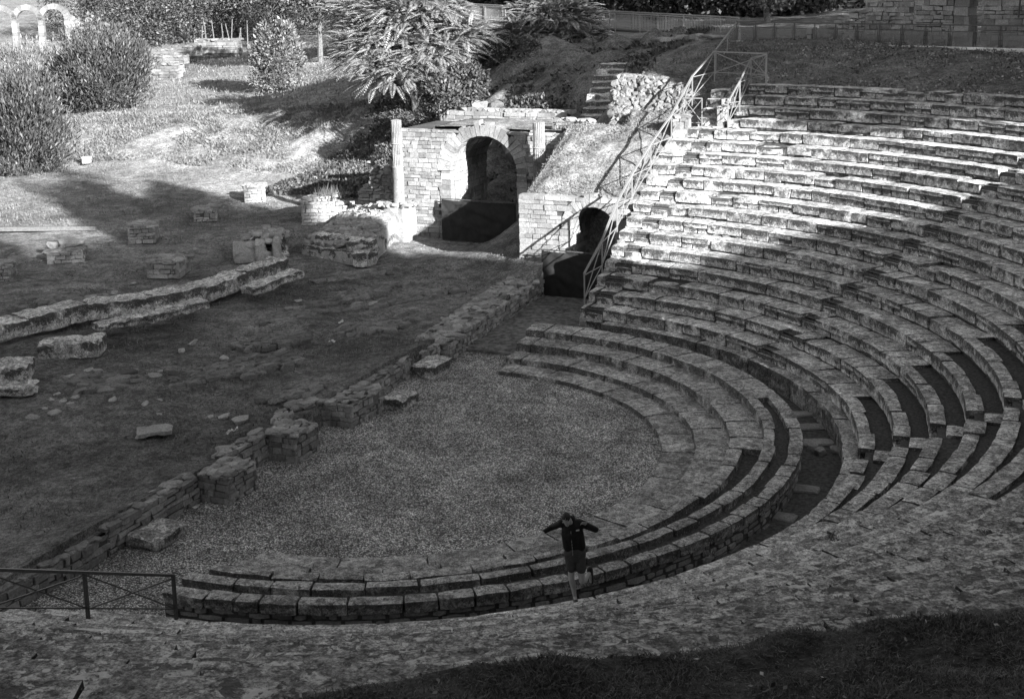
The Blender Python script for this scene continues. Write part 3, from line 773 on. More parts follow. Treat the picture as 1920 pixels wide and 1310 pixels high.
# broad rubble base beside the gate
rb = thing('ruined_base', 'broad sloping rubble core on moulded plinth beside the pedestal', 'ruined base', at(650, 480, .85))
A, B, Cc_, D_ = at(566, 480, .8), at(690, 497, .8), at(752, 440, .85), at(655, 425, .9)
mb = MB()
for (a, b) in [(A, B), (B, Cc_)]:
    L = np.linalg.norm((b-a)[:2]); u = (b-a)/L; u[2] = 0; n = np.array([u[1], -u[0], 0]); s_ = 0
    while s_ < L-.1:
        l_ = min(rng.uniform(.8, 1.5), L-s_)
        def fn(W): return a+u*(s_+.01+W[:, :1]*(l_-.02))-n*(W[:, 1:2]*.7)+Z3*(W[:, 2:]*.62-.1)
        stone_block(mb, fn, max(4, int(l_/.12)), 6, 6, (l_, .7, .55), .05, .04, int(rng.integers(99))); s_ += l_
mb.build('plinth', M['seat'], rb)
mb = MB()
for (a, b) in [(A, B), (B, Cc_)]:
    L = np.linalg.norm((b-a)[:2]); u = (b-a)/L; u[2] = 0; n = np.array([u[1], -u[0], 0]); s_ = .35
    while s_ < L-.35:
        l_ = min(rng.uniform(.7, 1.2), L-.2-s_)
        def fn(W): return a+u*(s_+.01+W[:, :1]*(l_-.02))-n*(.42+W[:, 1:2]*.6)+Z3*(.48+W[:, 2:]*.48)
        stone_block(mb, fn, max(4, int(l_/.12)), 5, 4, (l_, .6, .48), .06, .05, int(rng.integers(99))); s_ += l_
mb.build('upper_course', M['seat'], rb)
mb = MB(); ctr = (A+B+Cc_+D_)/4
for i in range(900):
    s_, t_ = rng.uniform(.03, .97, 2); p = (A*(1-s_)+B*s_)*(1-t_)+(D_*(1-s_)+Cc_*s_)*t_
    hgt = .55+1.15*min(1, .15+t_*.9)*min(1, .35+.9*s_)*min(1, (1.05-s_)*6)
    k = rng.uniform(.16, .42); rock(mb, (p[0], p[1], .8+hgt*.9+rng.uniform(-.05, .05)), k*1.2, k, k*.55, .6, .15)
P4 = [A, B, Cc_, D_]; V = [p*[1, 1, 0]+Z3*.7 for p in P4]+[A*[1, 1, 0]+Z3*1.1, B*[1, 1, 0]+Z3*1.3, Cc_*[1, 1, 0]+Z3*2.2, D_*[1, 1, 0]+Z3*1.7]
mb.add(V, [(0, 1, 5, 4), (1, 2, 6, 5), (2, 3, 7, 6), (3, 0, 4, 7), (4, 5, 6, 7)])
mb.build('rubble_core', M['mason_dark'], rb)
# broken wall behind it
bw = thing('broken_wall', 'broken wall stub rising in steps beside the left column', 'wall', at(715, 375, 1.2))
a = atY(672, 385, 26.0); b = atY(752, 372, 26.0); mb = MB()
wall_run(mb, a[:2], b[:2], .9, 2.2, .6, .17, .3, .25, z1b=4.2, back=False); mb.build('wall', M['mason_dark'], bw)
mb = MB()
for i in range(16): rock(mb, (b[0]-.9+rng.uniform(-.3, .3), b[1]-.75+rng.uniform(-.1, .1), 2.5+i*.11), .42-.015*i, .4, .2, 0)
mb.build('stone_stack', M['mason'], bw)

# ------------------------------------------------------------------ the arched gate
YG = 23.5; AX, AR, ASP, GT = -8.45, 1.66, 3.95, 5.93
gate = thing('arch_gate', 'big sunlit ruined stone gateway with a tall round arch', 'ruined gateway', (AX, YG, .8))
def in_arch(x, z, ax, ar, sp): return abs(x-ax) < ar and (z < sp or (x-ax)**2+(z-sp)**2 < ar*ar)
X0, X1 = -12.7, -3.6
mb = MB(); masonry(mb, (X0, YG, .6), (1, 0, 0), X1-X0, GT-.6, (0, -1, 0), .19, .36, .3, mask=lambda u, z: not in_arch(X0+u, .6+z, AX, AR+.50, ASP) and (.6+z < GT-.18*abs(vnoise(np.array([[u*.8, 0, 5.]]))[0])), jit=.016, proud=.03)
for (xa, xb, za, zb) in [(X0+.05, AX-AR-.06, .5, GT-.3), (AX+AR+.06, X1, .5, GT-.3), (X0+.05, X1, ASP+AR+.06, GT-.12)]:
    mb.core((xa, YG+.05, za), (xb-xa, 0, 0), (0, 0, zb-za), (0, 3.6, 0))
# courses of the jambs next to the opening
for sx in (-1, 1):
    z = .6
    while z < ASP-.02:
        ch = min(rng.uniform(.2, .34), ASP-z)
        w_ = rng.uniform(.46, .62); xa = AX+sx*AR if sx > 0 else AX-AR-w_
        mb.frame((xa, YG+.34, z+.006), (w_, 0, 0), (0, 0, ch-.012), (0, -.36-rng.uniform(0, .03), 0), .012); z += ch
mb.build('wall', M['mason'], gate)
def voussoirs(mb, ax, ar, sp, y, depth, th, n, proud=.0):
    for i in range(n):
        a0, a1 = math.pi*i/n+.006, math.pi*(i+1)/n-.006; tt = th*rng.uniform(.7, 1.15); V = []
        for yy in (y-proud-rng.uniform(0, .02), y+depth):
            for rr in (ar, ar+tt):
                for a in (a0, a1): V.append((ax-math.cos(a)*rr, yy, sp+math.sin(a)*rr))
        V = np.array(V)+rng.uniform(-.012, .012, (8, 3))
        mb.add(V, [(0, 1, 3, 2), (4, 6, 7, 5), (0, 4, 5, 1), (2, 3, 7, 6), (0, 2, 6, 4), (1, 5, 7, 3)], h=[.5]*8)
mb = MB(); voussoirs(mb, AX, AR, ASP, YG, .45, .62, 25); mb.build('arch_ring', M['mason'], gate)
def vault(mb, ax, ar, sp, y0, y1, z0, ny=8, na=14):
    dy = (y1-y0)/ny
    for j in range(ny):
        for i in range(na):
            a0, a1 = math.pi*i/na+.008, math.pi*(i+1)/na-.008; V = []
            for yy in (y0+j*dy+.006, y0+(j+1)*dy-.006):
                for rr in (ar+rng.uniform(-.015, .015), ar+.3):
                    for a in (a0, a1): V.append((ax-math.cos(a)*rr, yy, sp+math.sin(a)*rr))
            mb.add(V, [(0, 1, 3, 2), (4, 6, 7, 5), (0, 4, 5, 1), (2, 3, 7, 6), (0, 2, 6, 4), (1, 5, 7, 3)])
    for sx in (-1, 1):
        masonry(mb, (ax+sx*ar, y0 if sx < 0 else y1, z0), (0, -sx*1., 0) if sx > 0 else (0, 1, 0), y1-y0, sp-z0, (-sx, 0, 0), .2, .4, .25)
mb = MB(); vault(mb, AX, AR, ASP, YG+.46, 27.4, .5); mb.build('vault', M['mason_dark'], gate)
mb = MB(); masonry(mb, (X0+.3, 27.75, GT-.3), (1, 0, 0), 6.4, .62, (0, -1, 0), .17, .4, .45, proud=.04)
for i in range(20): rock(mb, (X0+1.2+i*.3, 28, GT+.38), .45, .5, .22, 0, .05)
mb.build('parapet', M['mason'], gate)
mb = MB()
xs = np.linspace(X0+1.3, X1+.3, 40); ys = np.linspace(YG+.25, 27.9, 16); XX, YY = np.meshgrid(xs, ys, indexing='ij')
ZZ = GT+.02+.05*vnoise(np.stack([XX.ravel()*1.3, YY.ravel()*1.3, XX.ravel()*0], 1)).reshape(XX.shape); ZZ[0] -= .8; ZZ[1] -= .25; ZZ[:, -1] -= .5
I = np.arange(XX.size).reshape(XX.shape); mb.add(np.stack([XX.ravel(), YY.ravel(), ZZ.ravel()], 1), np.stack([I[:-1, :-1], I[1:, :-1], I[1:, 1:], I[:-1, 1:]], -1).reshape(-1, 4), h=np.full(XX.size, .55))
mb.build('turf_top', M['ground'], gate, True)
# pedestal and two columns
pd = thing('column_pedestal', 'worn white rendered pedestal under the left column', 'pedestal', (-12.2, 22.4, .7))
mb = MB()
def fn(W): q = (W-.5)*np.array([1.35, 1.15, 2.0]); return np.stack([-12.3+q[:, 0], 22.45+q[:, 1], .55+q[:, 2]+1.0], 1)
stone_block(mb, fn, 7, 6, 9, (1.35, 1.15, 2), .06, .10, 4); mb.build('shaft', M['mason'], pd)
mb = MB()
for i in range(26): rock(mb, (-12.3+rng.uniform(-.75, .75), 22.4+rng.uniform(-.6, .6), 2.5+rng.uniform(-.08, .06)), .4, .35, .2)
mb.build('cap_rubble', M['mason_dark'], pd)
def column(x, y, z0, z1, rad, split, label):
    t = thing('fluted_column', label, 'column', (x, y, z0), 'columns of the gate'); n = 120; zs = np.arange(z0, z1+.01, .12); mb = MB(); V = []
    a = np.arange(n)*2*math.pi/n
    for z in zs:
        f = 1.0 if z > split else 0.0
        rr = rad*(1.06-.10*(z-z0)/(z1-z0)) - f*rad*.13*np.abs(np.sin(a*10))**.7
        P = np.stack([x+rr*np.cos(a), y+rr*np.sin(a), a*0+z], 1); rr = 1+.05*fbm(P*3.0, 6, 2)
        er = np.clip(vnoise(P*2.0, 12)-.45, 0, 1)*.25
        P[:, :2] = np.array([x, y])+(P[:, :2]-[x, y])*(rr-er)[:, None]; V.append(P)
    k = len(zs); V = np.concatenate(V+[np.array([[x, y, z1+.02]])])
    Q = [(i*n+j, i*n+(j+1) % n, (i+1)*n+(j+1) % n, (i+1)*n+j) for i in range(k-1) for j in range(n)]
    T = [((k-1)*n+j, (k-1)*n+(j+1) % n, k*n) for j in range(n)]
    mb.add(V, Q, T); mb.build('shaft', M['column'], t); mb = MB()
    for q in ([split] if split < z1 and split > z0+.3 else [])+[z1-1.1]:
        aa = np.linspace(0, 6.2832, 24); mb.tube([(x+math.cos(b)*rad*1.0, y+math.sin(b)*rad*1.0, q) for b in aa], .025, 5)
    mb.build('drum_joint', M['mason_dark'], t)
M['column'] = mat_masonry('column_stone', .25, .6)
column(-12.28, 22.45, 2.5, 6.38, .25, 4.2, 'tall fluted column on the white pedestal left of the arch')
column(-5.35, 22.7, 3.4, 6.40, .27, 3.9, 'shorter broken fluted column rising from the grass slope right of the arch')

# ------------------------------------------------------------------ the vaulted side entrance and its grass bank
YJ = 18.0; BX, BR, BSP = -1.1, .95, 2.70
side = thing('vaulted_entrance', 'low sunlit stone wall with a small arched doorway beside the seat rows', 'ruined gateway', (-2, YJ, .1))
mb = MB(); masonry(mb, (-4.28, YJ, .0), (1, 0, 0), 4.85, 3.86, (0, -1, 0), .2, .42, .3, mask=lambda u, z: not in_arch(-4.28+u, z, BX, BR+.42, BSP), jit=.012)
for (xa, xb, za, zb) in [(-4.22, BX-BR-.05, 0, 3.7), (BX+BR+.05, .58, 0, 3.7), (-4.22, .58, BSP+BR+.05, 3.78)]:
    mb.core((xa, YJ+.05, za), (xb-xa, 0, 0), (0, 0, zb-za), (0, .6, 0))
for sx in (-1, 1):
    z = 0.
    while z < BSP-.02:
        ch = min(rng.uniform(.2, .3), BSP-z); w_ = rng.uniform(.38, .5); xa = BX+BR if sx > 0 else BX-BR-w_
        mb.frame((xa, YJ+.3, z+.006), (w_, 0, 0), (0, 0, ch-.012), (0, -.32, 0), .012); z += ch
masonry(mb, (-4.28, 23.4, .3), (0, -1, 0), 5.4, 3.6, (-1, 0, 0), .2, .42, .3, mask=lambda u, z: True)
mb.build('wall', M['mason'], side)
mb = MB(); voussoirs(mb, BX, BR, BSP, YJ, .4, .5, 19, .0); mb.build('arch_ring', M['mason'], side)
mb = MB(); vault(mb, BX, BR, BSP, YJ+.4, 22.5, .0, 8, 10); mb.frame((BX-BR, 22.5, 0), (2*BR, 0, 0), (0, 0, 4), (0, .2, 0)); mb.build('vault', M['mason_dark'], side)
mb = MB(); u = -4.25
while u < .4:
    l_ = rng.uniform(.4, .75); mb.frame((u, YJ+.4, 3.84), (l_-.02, 0, 0), (0, 0, .17), (0, -.44, 0), .015); u += l_
mb.build('coping', M['mason'], side)
nx, ny = 44, 60; xs = np.linspace(-4.3, .66, nx); ys = np.linspace(18.35, 26.3, ny); XX, YY = np.meshgrid(xs, ys, indexing='ij')
P = np.stack([XX.ravel(), YY.ravel(), 0*XX.ravel()], 1)
zz = 3.80+(P[:, 1]-18.2)*.475 - .25*sstep(-3.6, -4.3, P[:, 0]) + .09*fbm(P*1.1, 3, 3)
zz = np.minimum(zz, np.where(P[:, 0] < -1.7, 6.25, 6.75)); zz = np.where((P[:, 0] < -1.9) & (P[:, 1] > 23.9), np.minimum(zz, 5.6), zz)
P[:, 2] = zz; lo = P.copy(); I = np.arange(nx*ny).reshape(nx, ny)
bk = MB(); bk.add(P, np.stack([I[:-1, :-1], I[1:, :-1], I[1:, 1:], I[:-1, 1:]], -1).reshape(-1, 4), h=np.full(nx*ny, .85))
for edge in (I[0], I[-1], I[:, -1]):
    E_ = P[edge]; E2 = E_-np.array([0, 0, 1.6]); m_ = len(E_); bk.add(np.vstack([E_, E2]), [(i, i+1, m_+i+1, m_+i) for i in range(m_-1)], h=np.full(2*m_, .5))
tag(bk.build('grass_bank', M['ground'], smooth=True), kind='structure')
def bank_h(x, y): return np.minimum(3.80+(y-18.2)*.475, np.where(x < -1.7, 6.25, 6.75))

# black drapes closing both arches
def drape(x0, x1, y, z0, z1, label, seed):
    t = thing('black_drape', label, 'drape', ((x0+x1)/2, y, z0), 'black drapes closing the arches'); nx, nz = 60, 30; mb = MB()
    u, v = np.meshgrid(np.linspace(0, 1, nx), np.linspace(0, 1, nz), indexing='ij'); u = u.ravel(); v = v.ravel()
    fold = .035*np.sin(u*22+2*vnoise(np.stack([u*3, v*2, u*0+seed], 1)))*(.4+.6*(1-v)) + .07*vnoise(np.stack([u*4+v*3, v*2.5, u*0+seed], 1), 3) + .05*np.maximum(0, np.sin((u*.9+v*1.4)*9))*(v > .2)
    z = z0+(z1-z0)*v - .05*np.sin(u*math.pi)*v + .04*(1-v)*np.sin(u*5+seed)
    P = np.stack([x0+(x1-x0)*u, y-np.abs(fold)-.05, z], 1); I = np.arange(nx*nz).reshape(nx, nz)
    Q = np.stack([I[:-1, :-1], I[1:, :-1], I[1:, 1:], I[:-1, 1:]], -1).reshape(-1, 4)
    mb.add(P, Q); P2 = P+np.array([0, .012, 0]); mb.add(P2, Q[:, ::-1]); mb.build('cloth', M['cloth'], t, True)
    mb = MB(); mb.bar((x0-.05, y, z1+.02), (x1+.05, y, z1+.0), .045); mb.build('pole', M['steel'], t)
    for xx in (x0+.02, x1-.02):
        mb = MB(); mb.bar((xx, y+.03, z0-.1), (xx, y+.03, z1+.04), .05); mb.build('post', M['steel'], t)
drape(-10.45, -6.75, 23.2, .78, 2.68, 'wide black drape hung across the tall arch', 1)
drape(-3.0, -.05, 17.35, .08, 1.93, 'narrower black drape hung before the small arched doorway', 5)
# small white notice stone at the corner of the entrance wall
c = at(955, 505, .78); mb = MB()
rock(mb, (c[0], c[1], .92), .22, .2, .5, 0, .05)
tag(mb.build('marker_stone', M['white']), 'little white upright stone at the corner of the entrance wall', 'stone')
c = at(163, 304, 1.6); mb = MB(); mb.box((c[0], c[1], 1.75), .42, .42, .42, .3, .02)
tag(mb.build('white_cube', mat_plain('white_limestone', .38, .8)), 'little white stone cube alone on the far lawn', 'stone')

# rough stone facing of the mound and the stair beside it
rv = thing('rubble_facing', 'steep facing of loose pale stones under the grass mound', 'stone revetment', (-1.5, 25.5, 6.5))
mb = MB(); a0, b0 = np.array([-2.35, 24.5, 6.1]), np.array([.3, 25.4, 6.9]); a1, b1 = np.array([-2.75, 26.6, 8.2]), np.array([.4, 26.8, 7.9])
for i in range(560):
    s_, t_ = rng.uniform(0, 1, 2)
    if i > 400: s_ = rng.uniform(-.12, .12)
    if t_ > .62+.35*(1-s_) and rng.random() < .8: continue
    p = (a0*(1-s_)+b0*s_)*(1-t_)+(a1*(1-s_)+b1*s_)*t_; k = rng.uniform(.16, .40); rock(mb, p+rng.normal(0, .04, 3)+np.array([0, -.03, .02]), k*1.1, k, k*.8, None, .5)
mb.build('stones', M['rock'], rv)
mb = MB(); nx = 12
V = []
for t_ in np.linspace(-.12, 1.05, nx):
    for s_ in np.linspace(-.02, 1.02, nx): V.append((a0*(1-s_)+b0*s_)*(1-t_)+(a1*(1-s_)+b1*s_)*t_+np.array([0, .05, -.02]))
V = np.array(V); V[:, 2] += .1*fbm(V*1.4, 4, 2); I = np.arange(nx*nx).reshape(nx, nx)
mb.add(V, np.stack([I[:-1, :-1], I[:-1, 1:], I[1:, 1:], I[1:, :-1]], -1).reshape(-1, 4), h=np.full(len(V), .6)); mb.build('earth_bed', M['ground'], rv, True)
ss = thing('stone_stair', 'narrow stone stair climbing the rock bank beside the rubble facing', 'stair', at(1117, 236, 6.1))
p0, p1 = at(1112, 238, 5.9), at(1150, 116, 8.2); n = 10; d = (p1-p0)/n; u = unit([d[0], d[1], 0]); v = np.array([-u[1], u[0], 0])
for i in range(n):
    mb = MB(); o = p0+d*i
    def fn(W): return o+u*(W[:, :1]*(np.linalg.norm(d[:2])+.25))+v*((W[:, 1:2]-.5)*1.5)+Z3*(W[:, 2:]*.5-.32)
    stone_block(mb, fn, 3, 6, 2, (1.2, 1.5, .5), .04, .04, i); mb.build('step', M['seat'], ss)
mb = MB(); wall_run(mb, at(1035, 236, 6.1)[:2], at(1108, 240, 6.1)[:2], 5.6, 6.4, .4, top=.25); mb.build('low_wall', M['mason_dark'], ss)
# steps at the head of the railing stair
hs = thing('head_stair', 'short flight of pale steps at the top beside the seat rows', 'stair', (1.9, 23.8, 6.2))
for i in range(5):
    y0 = 23.2+i*.62; zt = 6.3+i*.34; mb = MB()
    def fn(W): return np.stack([1.45+W[:, 0]*(1.15+.05*i), y0+W[:, 1]*1.0, zt-.5+W[:, 2]*.5], 1)
    stone_block(mb, fn, 5, 3, 3, (1.2, 1, .5), .03, .04, i); mb.build('step', M['seat'], hs)
mb = MB(); wall_run(mb, (.75, 22.6), (1.35, 22.65), 5.6, 6.75, .7, .3, .5, .25); mb.build('side_block', M['mason'], hs)
mb = MB(); wall_run(mb, (2.65, 23.6), (2.65, 27.0), 5.9, 6.9, .3, .3, .5, .2, z1b=8.1); mb.build('side_wall', M['mason_dark'], hs)
# ------------------------------------------------------------------ railings
def on_slope(px, py, a, b):                             # where a sight line meets the level z = a + b*y
    d = ray(px, py); t = (a+b*CAM_C[1]-CAM_C[2])/(d[2]-b*d[1]); return CAM_C+t*d
def single(name, parent, mat, fn):
    mb = MB(); fn(mb); return mb.build(name, M[mat], parent)
def railing(t, posts, hgt, mat='rail', hw=.075, pw=.045, br=.028, bottom=True, brace=True):
    P = [np.asarray(p, float) for p in posts]
    for i in range(len(P)-1):
        single('handrail', t, mat, lambda mb: mb.bar(P[i]+Z3*hgt, P[i+1]+Z3*hgt, hw, .05))
        if bottom: single('bottom_rail', t, mat, lambda mb: mb.bar(P[i]+Z3*.12, P[i+1]+Z3*.12, br))
        if brace:
            single('brace', t, mat, lambda mb: mb.bar(P[i]+Z3*.12, P[i+1]+Z3*(hgt-.04), br))
            single('brace', t, mat, lambda mb: mb.bar(P[i]+Z3*(hgt-.04)+np.array([.03, 0, 0]), P[i+1]+Z3*.12+np.array([.03, 0, 0]), br))
    for p in P: single('post', t, mat, lambda mb: mb.bar(p-Z3*.3, p+Z3*hgt, pw))
a_, b_ = 1.13-12.3*.4862, .4862
RP = [on_slope(x, y, a_, b_) for x, y in [(1096, 566), (1129, 503), (1157, 430), (1185, 376), (1220, 318), (1259, 262), (1298, 188)]]
RP.append(at(1340, 140, 8.25))
t = thing('stair_railing', 'long slanting grey metal railing with crossed braces climbing beside the seat ends', 'railing', RP[0])
railing(t, RP, 1.03)
LP = [at(1340, 141, 8.25), at(1437, 146, 8.25)]
t = thing('landing_railing', 'short level grey railing closing the head of the stair', 'railing', LP[0]); railing(t, LP, 1.0)
QP = [at(1365, 236, 6.45), at(1387, 196, 7.2), at(1408, 152, 8.0), at(1436, 147, 8.25)]
t = thing('short_railing', 'short slanting grey railing on the right side of the head stair', 'railing', QP[0]); railing(t, QP, .98, hw=.05)
GP = [at(1281, 235, 6.3), at(1316, 236, 6.3)]
t = thing('metal_gate', 'little open metal gate with crossed bars left of the head stair', 'gate', GP[0]); railing(t, GP, 1.15, hw=.035, pw=.035, br=.025)
GP = [at(1343, 236, 6.3), at(1364, 238, 6.3)]
t = thing('metal_gate', 'narrow metal gate with crossed bars joined to the short railing', 'gate', GP[0]); railing(t, GP, .85, hw=.03, pw=.03, br=.025)
n0, n1 = at(330, 1152, 1.2), at(165, 1152, 2.0); d = n1-n0
t = thing('end_railing', 'dark metal railing with crossed braces at the near end of the seats', 'railing', n0)
railing(t, [n0, n1, n1+d, n1+2*d], .78, 'steel', .07, .055, .024)

# ------------------------------------------------------------------ glass fence on the rim
F0, F1 = at(1381, 81, 9.0), at(1925, 97, 9.0); fd = unit(F1-F0); L = np.linalg.norm(F1-F0)
gf = thing('glass_fence', 'long dark framed glass panel fence along the top of the slope', 'fence', F0)
npan = 14; st = L/13
single('kerb', gf, 'paleg', lambda mb: mb.bar(F0+Z3*.02-fd*.1, F0+fd*st*npan+Z3*.02, .16, .20))
for i in range(npan+1):
    p = F0+fd*st*i
    single('post', gf, 'steel', lambda mb: mb.bar(p, p+Z3*1.08, .05))
    if i == npan: break
    q = F0+fd*st*(i+1); a = p+fd*.09; b = q-fd*.09
    def frame(mb):
        mb.bar(a+Z3*.06, b+Z3*.06, .03); mb.bar(a+Z3*.80, b+Z3*.80, .03); mb.bar(a+Z3*.04, a+Z3*.9, .03); mb.bar(b+Z3*.04, b+Z3*.9, .03)
    single('panel_frame', gf, 'steel', frame)
    nn = np.array([-fd[1], fd[0], 0])
    single('glass_panel', gf, 'glass', lambda mb: mb.frame(a+Z3*.07-nn*.005, b-a, Z3*.72, nn*.01))
single('handrail', gf, 'steel', lambda mb: mb.bar(F0+Z3*1.08, F0+fd*st*npan+Z3*1.08, .06))
G0, G1 = F0, at(1342, 139, 8.28)
gp2 = thing('glass_fence', 'sloping glass panel fence descending from the fence corner to the stair head', 'fence', G0)
for k in range(2):
    a, b = G0+(G1-G0)*k/2, G0+(G1-G0)*(k+1)/2; dd = b-a; nn = unit(np.cross(dd, Z3))
    single('glass_panel', gp2, 'glass', lambda mb: mb.frame(a+dd*.04+Z3*.08, dd*.92, Z3*.75, nn*.01))
    single('handrail', gp2, 'rail', lambda mb: mb.bar(a+Z3*1.05, b+Z3*1.05, .06)); single('post', gp2, 'rail', lambda mb: mb.bar(b, b+Z3*1.05, .05))
c = at(1517, 96, 8.72); t = thing('bollard_light', 'square grey bollard light standing on the leafy slope', 'bollard light', c)
single('body', t, 'rail', lambda mb: mb.bar(c-Z3*.2, c+Z3*.78, .20)); single('lamp_head', t, 'rail', lambda mb: mb.frame(c+Z3*.83-np.array([.13, .13, 0]), (.26, 0, 0), (0, .26, 0), (0, 0, .26)))
single('lens', t, 'steel', lambda mb: mb.bar(c+Z3*.77, c+Z3*.84, .16))

# ------------------------------------------------------------------ footbridge
B0, B1 = at(1352, 70, 9.0), at(846, 36, 9.75); bd = B1-B0; L = np.linalg.norm(bd); bu = bd/L; bn = unit(np.cross(bu, Z3))
fb = thing('footbridge', 'slim metal footbridge with upright baluster rails crossing to the bank', 'footbridge', B0)
single('deck', fb, 'steel', lambda mb: mb.frame(B0-Z3*.12, bd, bn*1.5, Z3*.12)); single('deck_beam', fb, 'bridge', lambda mb: mb.bar(B0-bn*.04-Z3*.22, B1-bn*.04-Z3*.22, .1, .26))
single('bottom_flange', fb, 'steel', lambda mb: mb.bar(B0-bn*.06-Z3*.40, B0+bd*.62-bn*.06-Z3*.40, .2, .08))
for off in (-.04, 1.5):
    o = bn*off
    single('handrail', fb, 'bridge', lambda mb: (mb.bar(B0+o+Z3*1.05, B1+o+Z3*1.05, .07), mb.bar(B0+o+Z3*.93, B1+o+Z3*.93, .035), mb.bar(B0+o+Z3*.1, B1+o+Z3*.1, .035)))
    def bal(mb):
        n = int(L/.13)
        for i in range(n): p = B0+o+bu*(i*.13); mb.bar(p+Z3*.1, p+Z3*.93, .022)
    single('balustrade', fb, 'bridge', bal)
    k = int(L/2.2)
    for i in range(k+1):
        p = B0+o+bu*(i*2.2); single('post', fb, 'bridge', lambda mb: mb.bar(p-Z3*.25, p+Z3*1.05, .06))
q = B0+bu*9.5-Z3*.45+bn*.5
for dlt in (0, 3.2): single('strut', fb, 'bridge', lambda mb: mb.bar(q+bu*dlt*.0, q-Z3*1.6+bu*(dlt), .08))
single('strut', fb, 'bridge', lambda mb: mb.bar(q-bu*.3, q-bu*3.6-Z3*.9, .08))
ab = thing('bridge_abutment', 'pale rough stone abutment wall under the end of the footbridge', 'wall', at(1300, 85, 8.8)); mb = MB()
wall_run(mb, at(1228, 86, 8.7)[:2], at(1310, 80, 8.9)[:2], 8.3, 8.95, .7, .2, .4, .45, z1b=9.25); wall_run(mb, at(1310, 80, 8.9)[:2], at(1368, 76, 9.0)[:2], 8.4, 9.2, .6, .2, .4, .35); mb.build('wall', M['mason'], ab)

# ------------------------------------------------------------------ ruined building at the top right
W0, W1, W2, W3 = at(1535, 78, 9.15), at(1786, 84, 9.15), at(1838, 85, 9.15), at(1990, 88, 9.15)
rw = thing('ruined_wall', 'high ruined stone wall with a stepped broken end behind the glass fence', 'wall', W0); mb = MB(); d = W1-W0; ww = np.linalg.norm(d)
for (s0, s1, h) in [(.0, .12, .75), (.12, .24, 1.05), (.24, .36, 1.5), (.36, .5, 1.95), (.5, .72, 2.15), (.72, 1.0, 2.5)]:
    wall_run(mb, (W0+d*s0)[:2], (W0+d*s1)[:2], 8.9, 9.15+h, .9, .21, .42, .3, ends=(True, False))
mb.build('wall', M['mason_dark'], rw)
mb = MB(); e = unit(d); masonry(mb, W1-Z3*.2, e, .75, 5, unit([e[1], -e[0], 0]), .4, .8, .8); mb.build('door_jamb', M['mason'], rw)
vw = thing('ruined_wall', 'tall ivy covered wall right of the dark doorway', 'wall', W2); mb = MB(); wall_run(mb, W2[:2], W3[:2], 8.9, 13.5, .9, .22, .45, .3); mb.build('wall', M['mason_dark'], vw)
ld = thing('doorway_lintel', 'massive stone lintel over the dark doorway of the ruined wall', 'lintel', (W1+W2)/2); mb = MB(); o = W1+Z3*3.6-e*.2; mb.frame(o, (W2-W1)+e*.4, Z3*.7, unit([-e[1], e[0], 0])*.7, .02); mb.build('beam', M['mason_dark'], ld)
c = W2+e*1.0+Z3*2.45-unit([-e[1], e[0], 0])*.35; t = thing('wall_lamp', 'small box lamp on a curved arm high on the ivy wall', 'lamp', c)
single('arm', t, 'steel', lambda mb: mb.tube([c+e*.9-Z3*1.2+np.array([0, .1, 0]), c+e*.95-Z3*.3, c+e*.7+Z3*.1, c+e*.3+Z3*.05], .04)); single('lamp_box', t, 'rail', lambda mb: mb.box(c, .34, .3, .4, .2))

# ------------------------------------------------------------------ the baths far left
bu_ = unit([CAM_R[0], CAM_R[1], 0]); bf_ = unit([CAM_FW[0], CAM_FW[1], 0]); DB = 150.; k_ = DB/CAM_F
bath = thing('bath_arcade', 'row of slender white arches of the ruined baths far away', 'arcade', atD(80, 82, DB))
cx = [-19, 30, 79, 129]; zsp = atD(80, 38, DB)[2]; zb_ = atD(80, 90, DB)[2]-.5
def axis(px): p = atD(px, 60, DB); return p
for x in cx:
    p = axis(x); mb = MB(); z = zb_
    while z < zsp:
        h = rng.uniform(.35, .6); h = min(h, zsp-z+.02); q = np.array([p[0], p[1], z]); mb.frame(q-bu_*.3-bf_*.35, bu_*.6, Z3*(h-.015), bf_*.7, .02); z += h
    mb.build('pier', M['bath'], bath)
for i in range(3):
    a, b = axis(cx[i]), axis(cx[i+1]); c = (a+b)/2; R0 = np.linalg.norm((b-a)[:2])/2-.28; mb = MB(); n = 13
    for j in range(n):
        a0, a1 = math.pi*j/n, math.pi*(j+1)/n-.01; V = []
        for yy in (-.33, .33):
            for rr in (R0, R0+.62):
                for aa in (a0, a1): V.append(np.array([c[0], c[1], zsp])+bu_*(-math.cos(aa)*rr)+Z3*math.sin(aa)*rr*.98+bf_*yy)
        mb.add(V, [(0, 1, 3, 2), (4, 6, 7, 5), (0, 4, 5, 1), (2, 3, 7, 6), (0, 2, 6, 4), (1, 5, 7, 3)])
    mb.build('arch', M['bath'], bath)
mb = MB(); a, b = axis(132), axis(160); wall_run(mb, a[:2], b[:2], zb_, zsp+.5, .8, .3, .5, .4, z1b=zsp-1.2); mb.build('wall_stub', M['bath'], bath)
bw_ = thing('bath_wall', 'low bright white remains of bath walls in stepped lines', 'wall', atD(400, 95, 140))
for (xa, ya, xb, yb, D, h) in [(365, 92, 446, 90, 142, .95), (318, 97, 368, 95, 140, .5), (236, 100, 322, 97, 139, .3), (252, 112, 345, 108, 132, .25), (262, 128, 335, 122, 126, .35), (270, 142, 330, 134, 122, .2)]:
    a, b = atD(xa, ya, D), atD(xb, yb, D-1); mb = MB(); z0 = min(a[2], b[2]); wall_run(mb, a[:2], b[:2], z0-.5, z0+h, 1.2, .3, .7, .4, back=False); mb.build('wall', M['bath'], bw_)
a, b = at(-40, 433, 1.15), at(180, 431, 1.12); t = thing('timber_edging', 'pale straight timber edging board lying across the shaded turf', 'edging board', b)
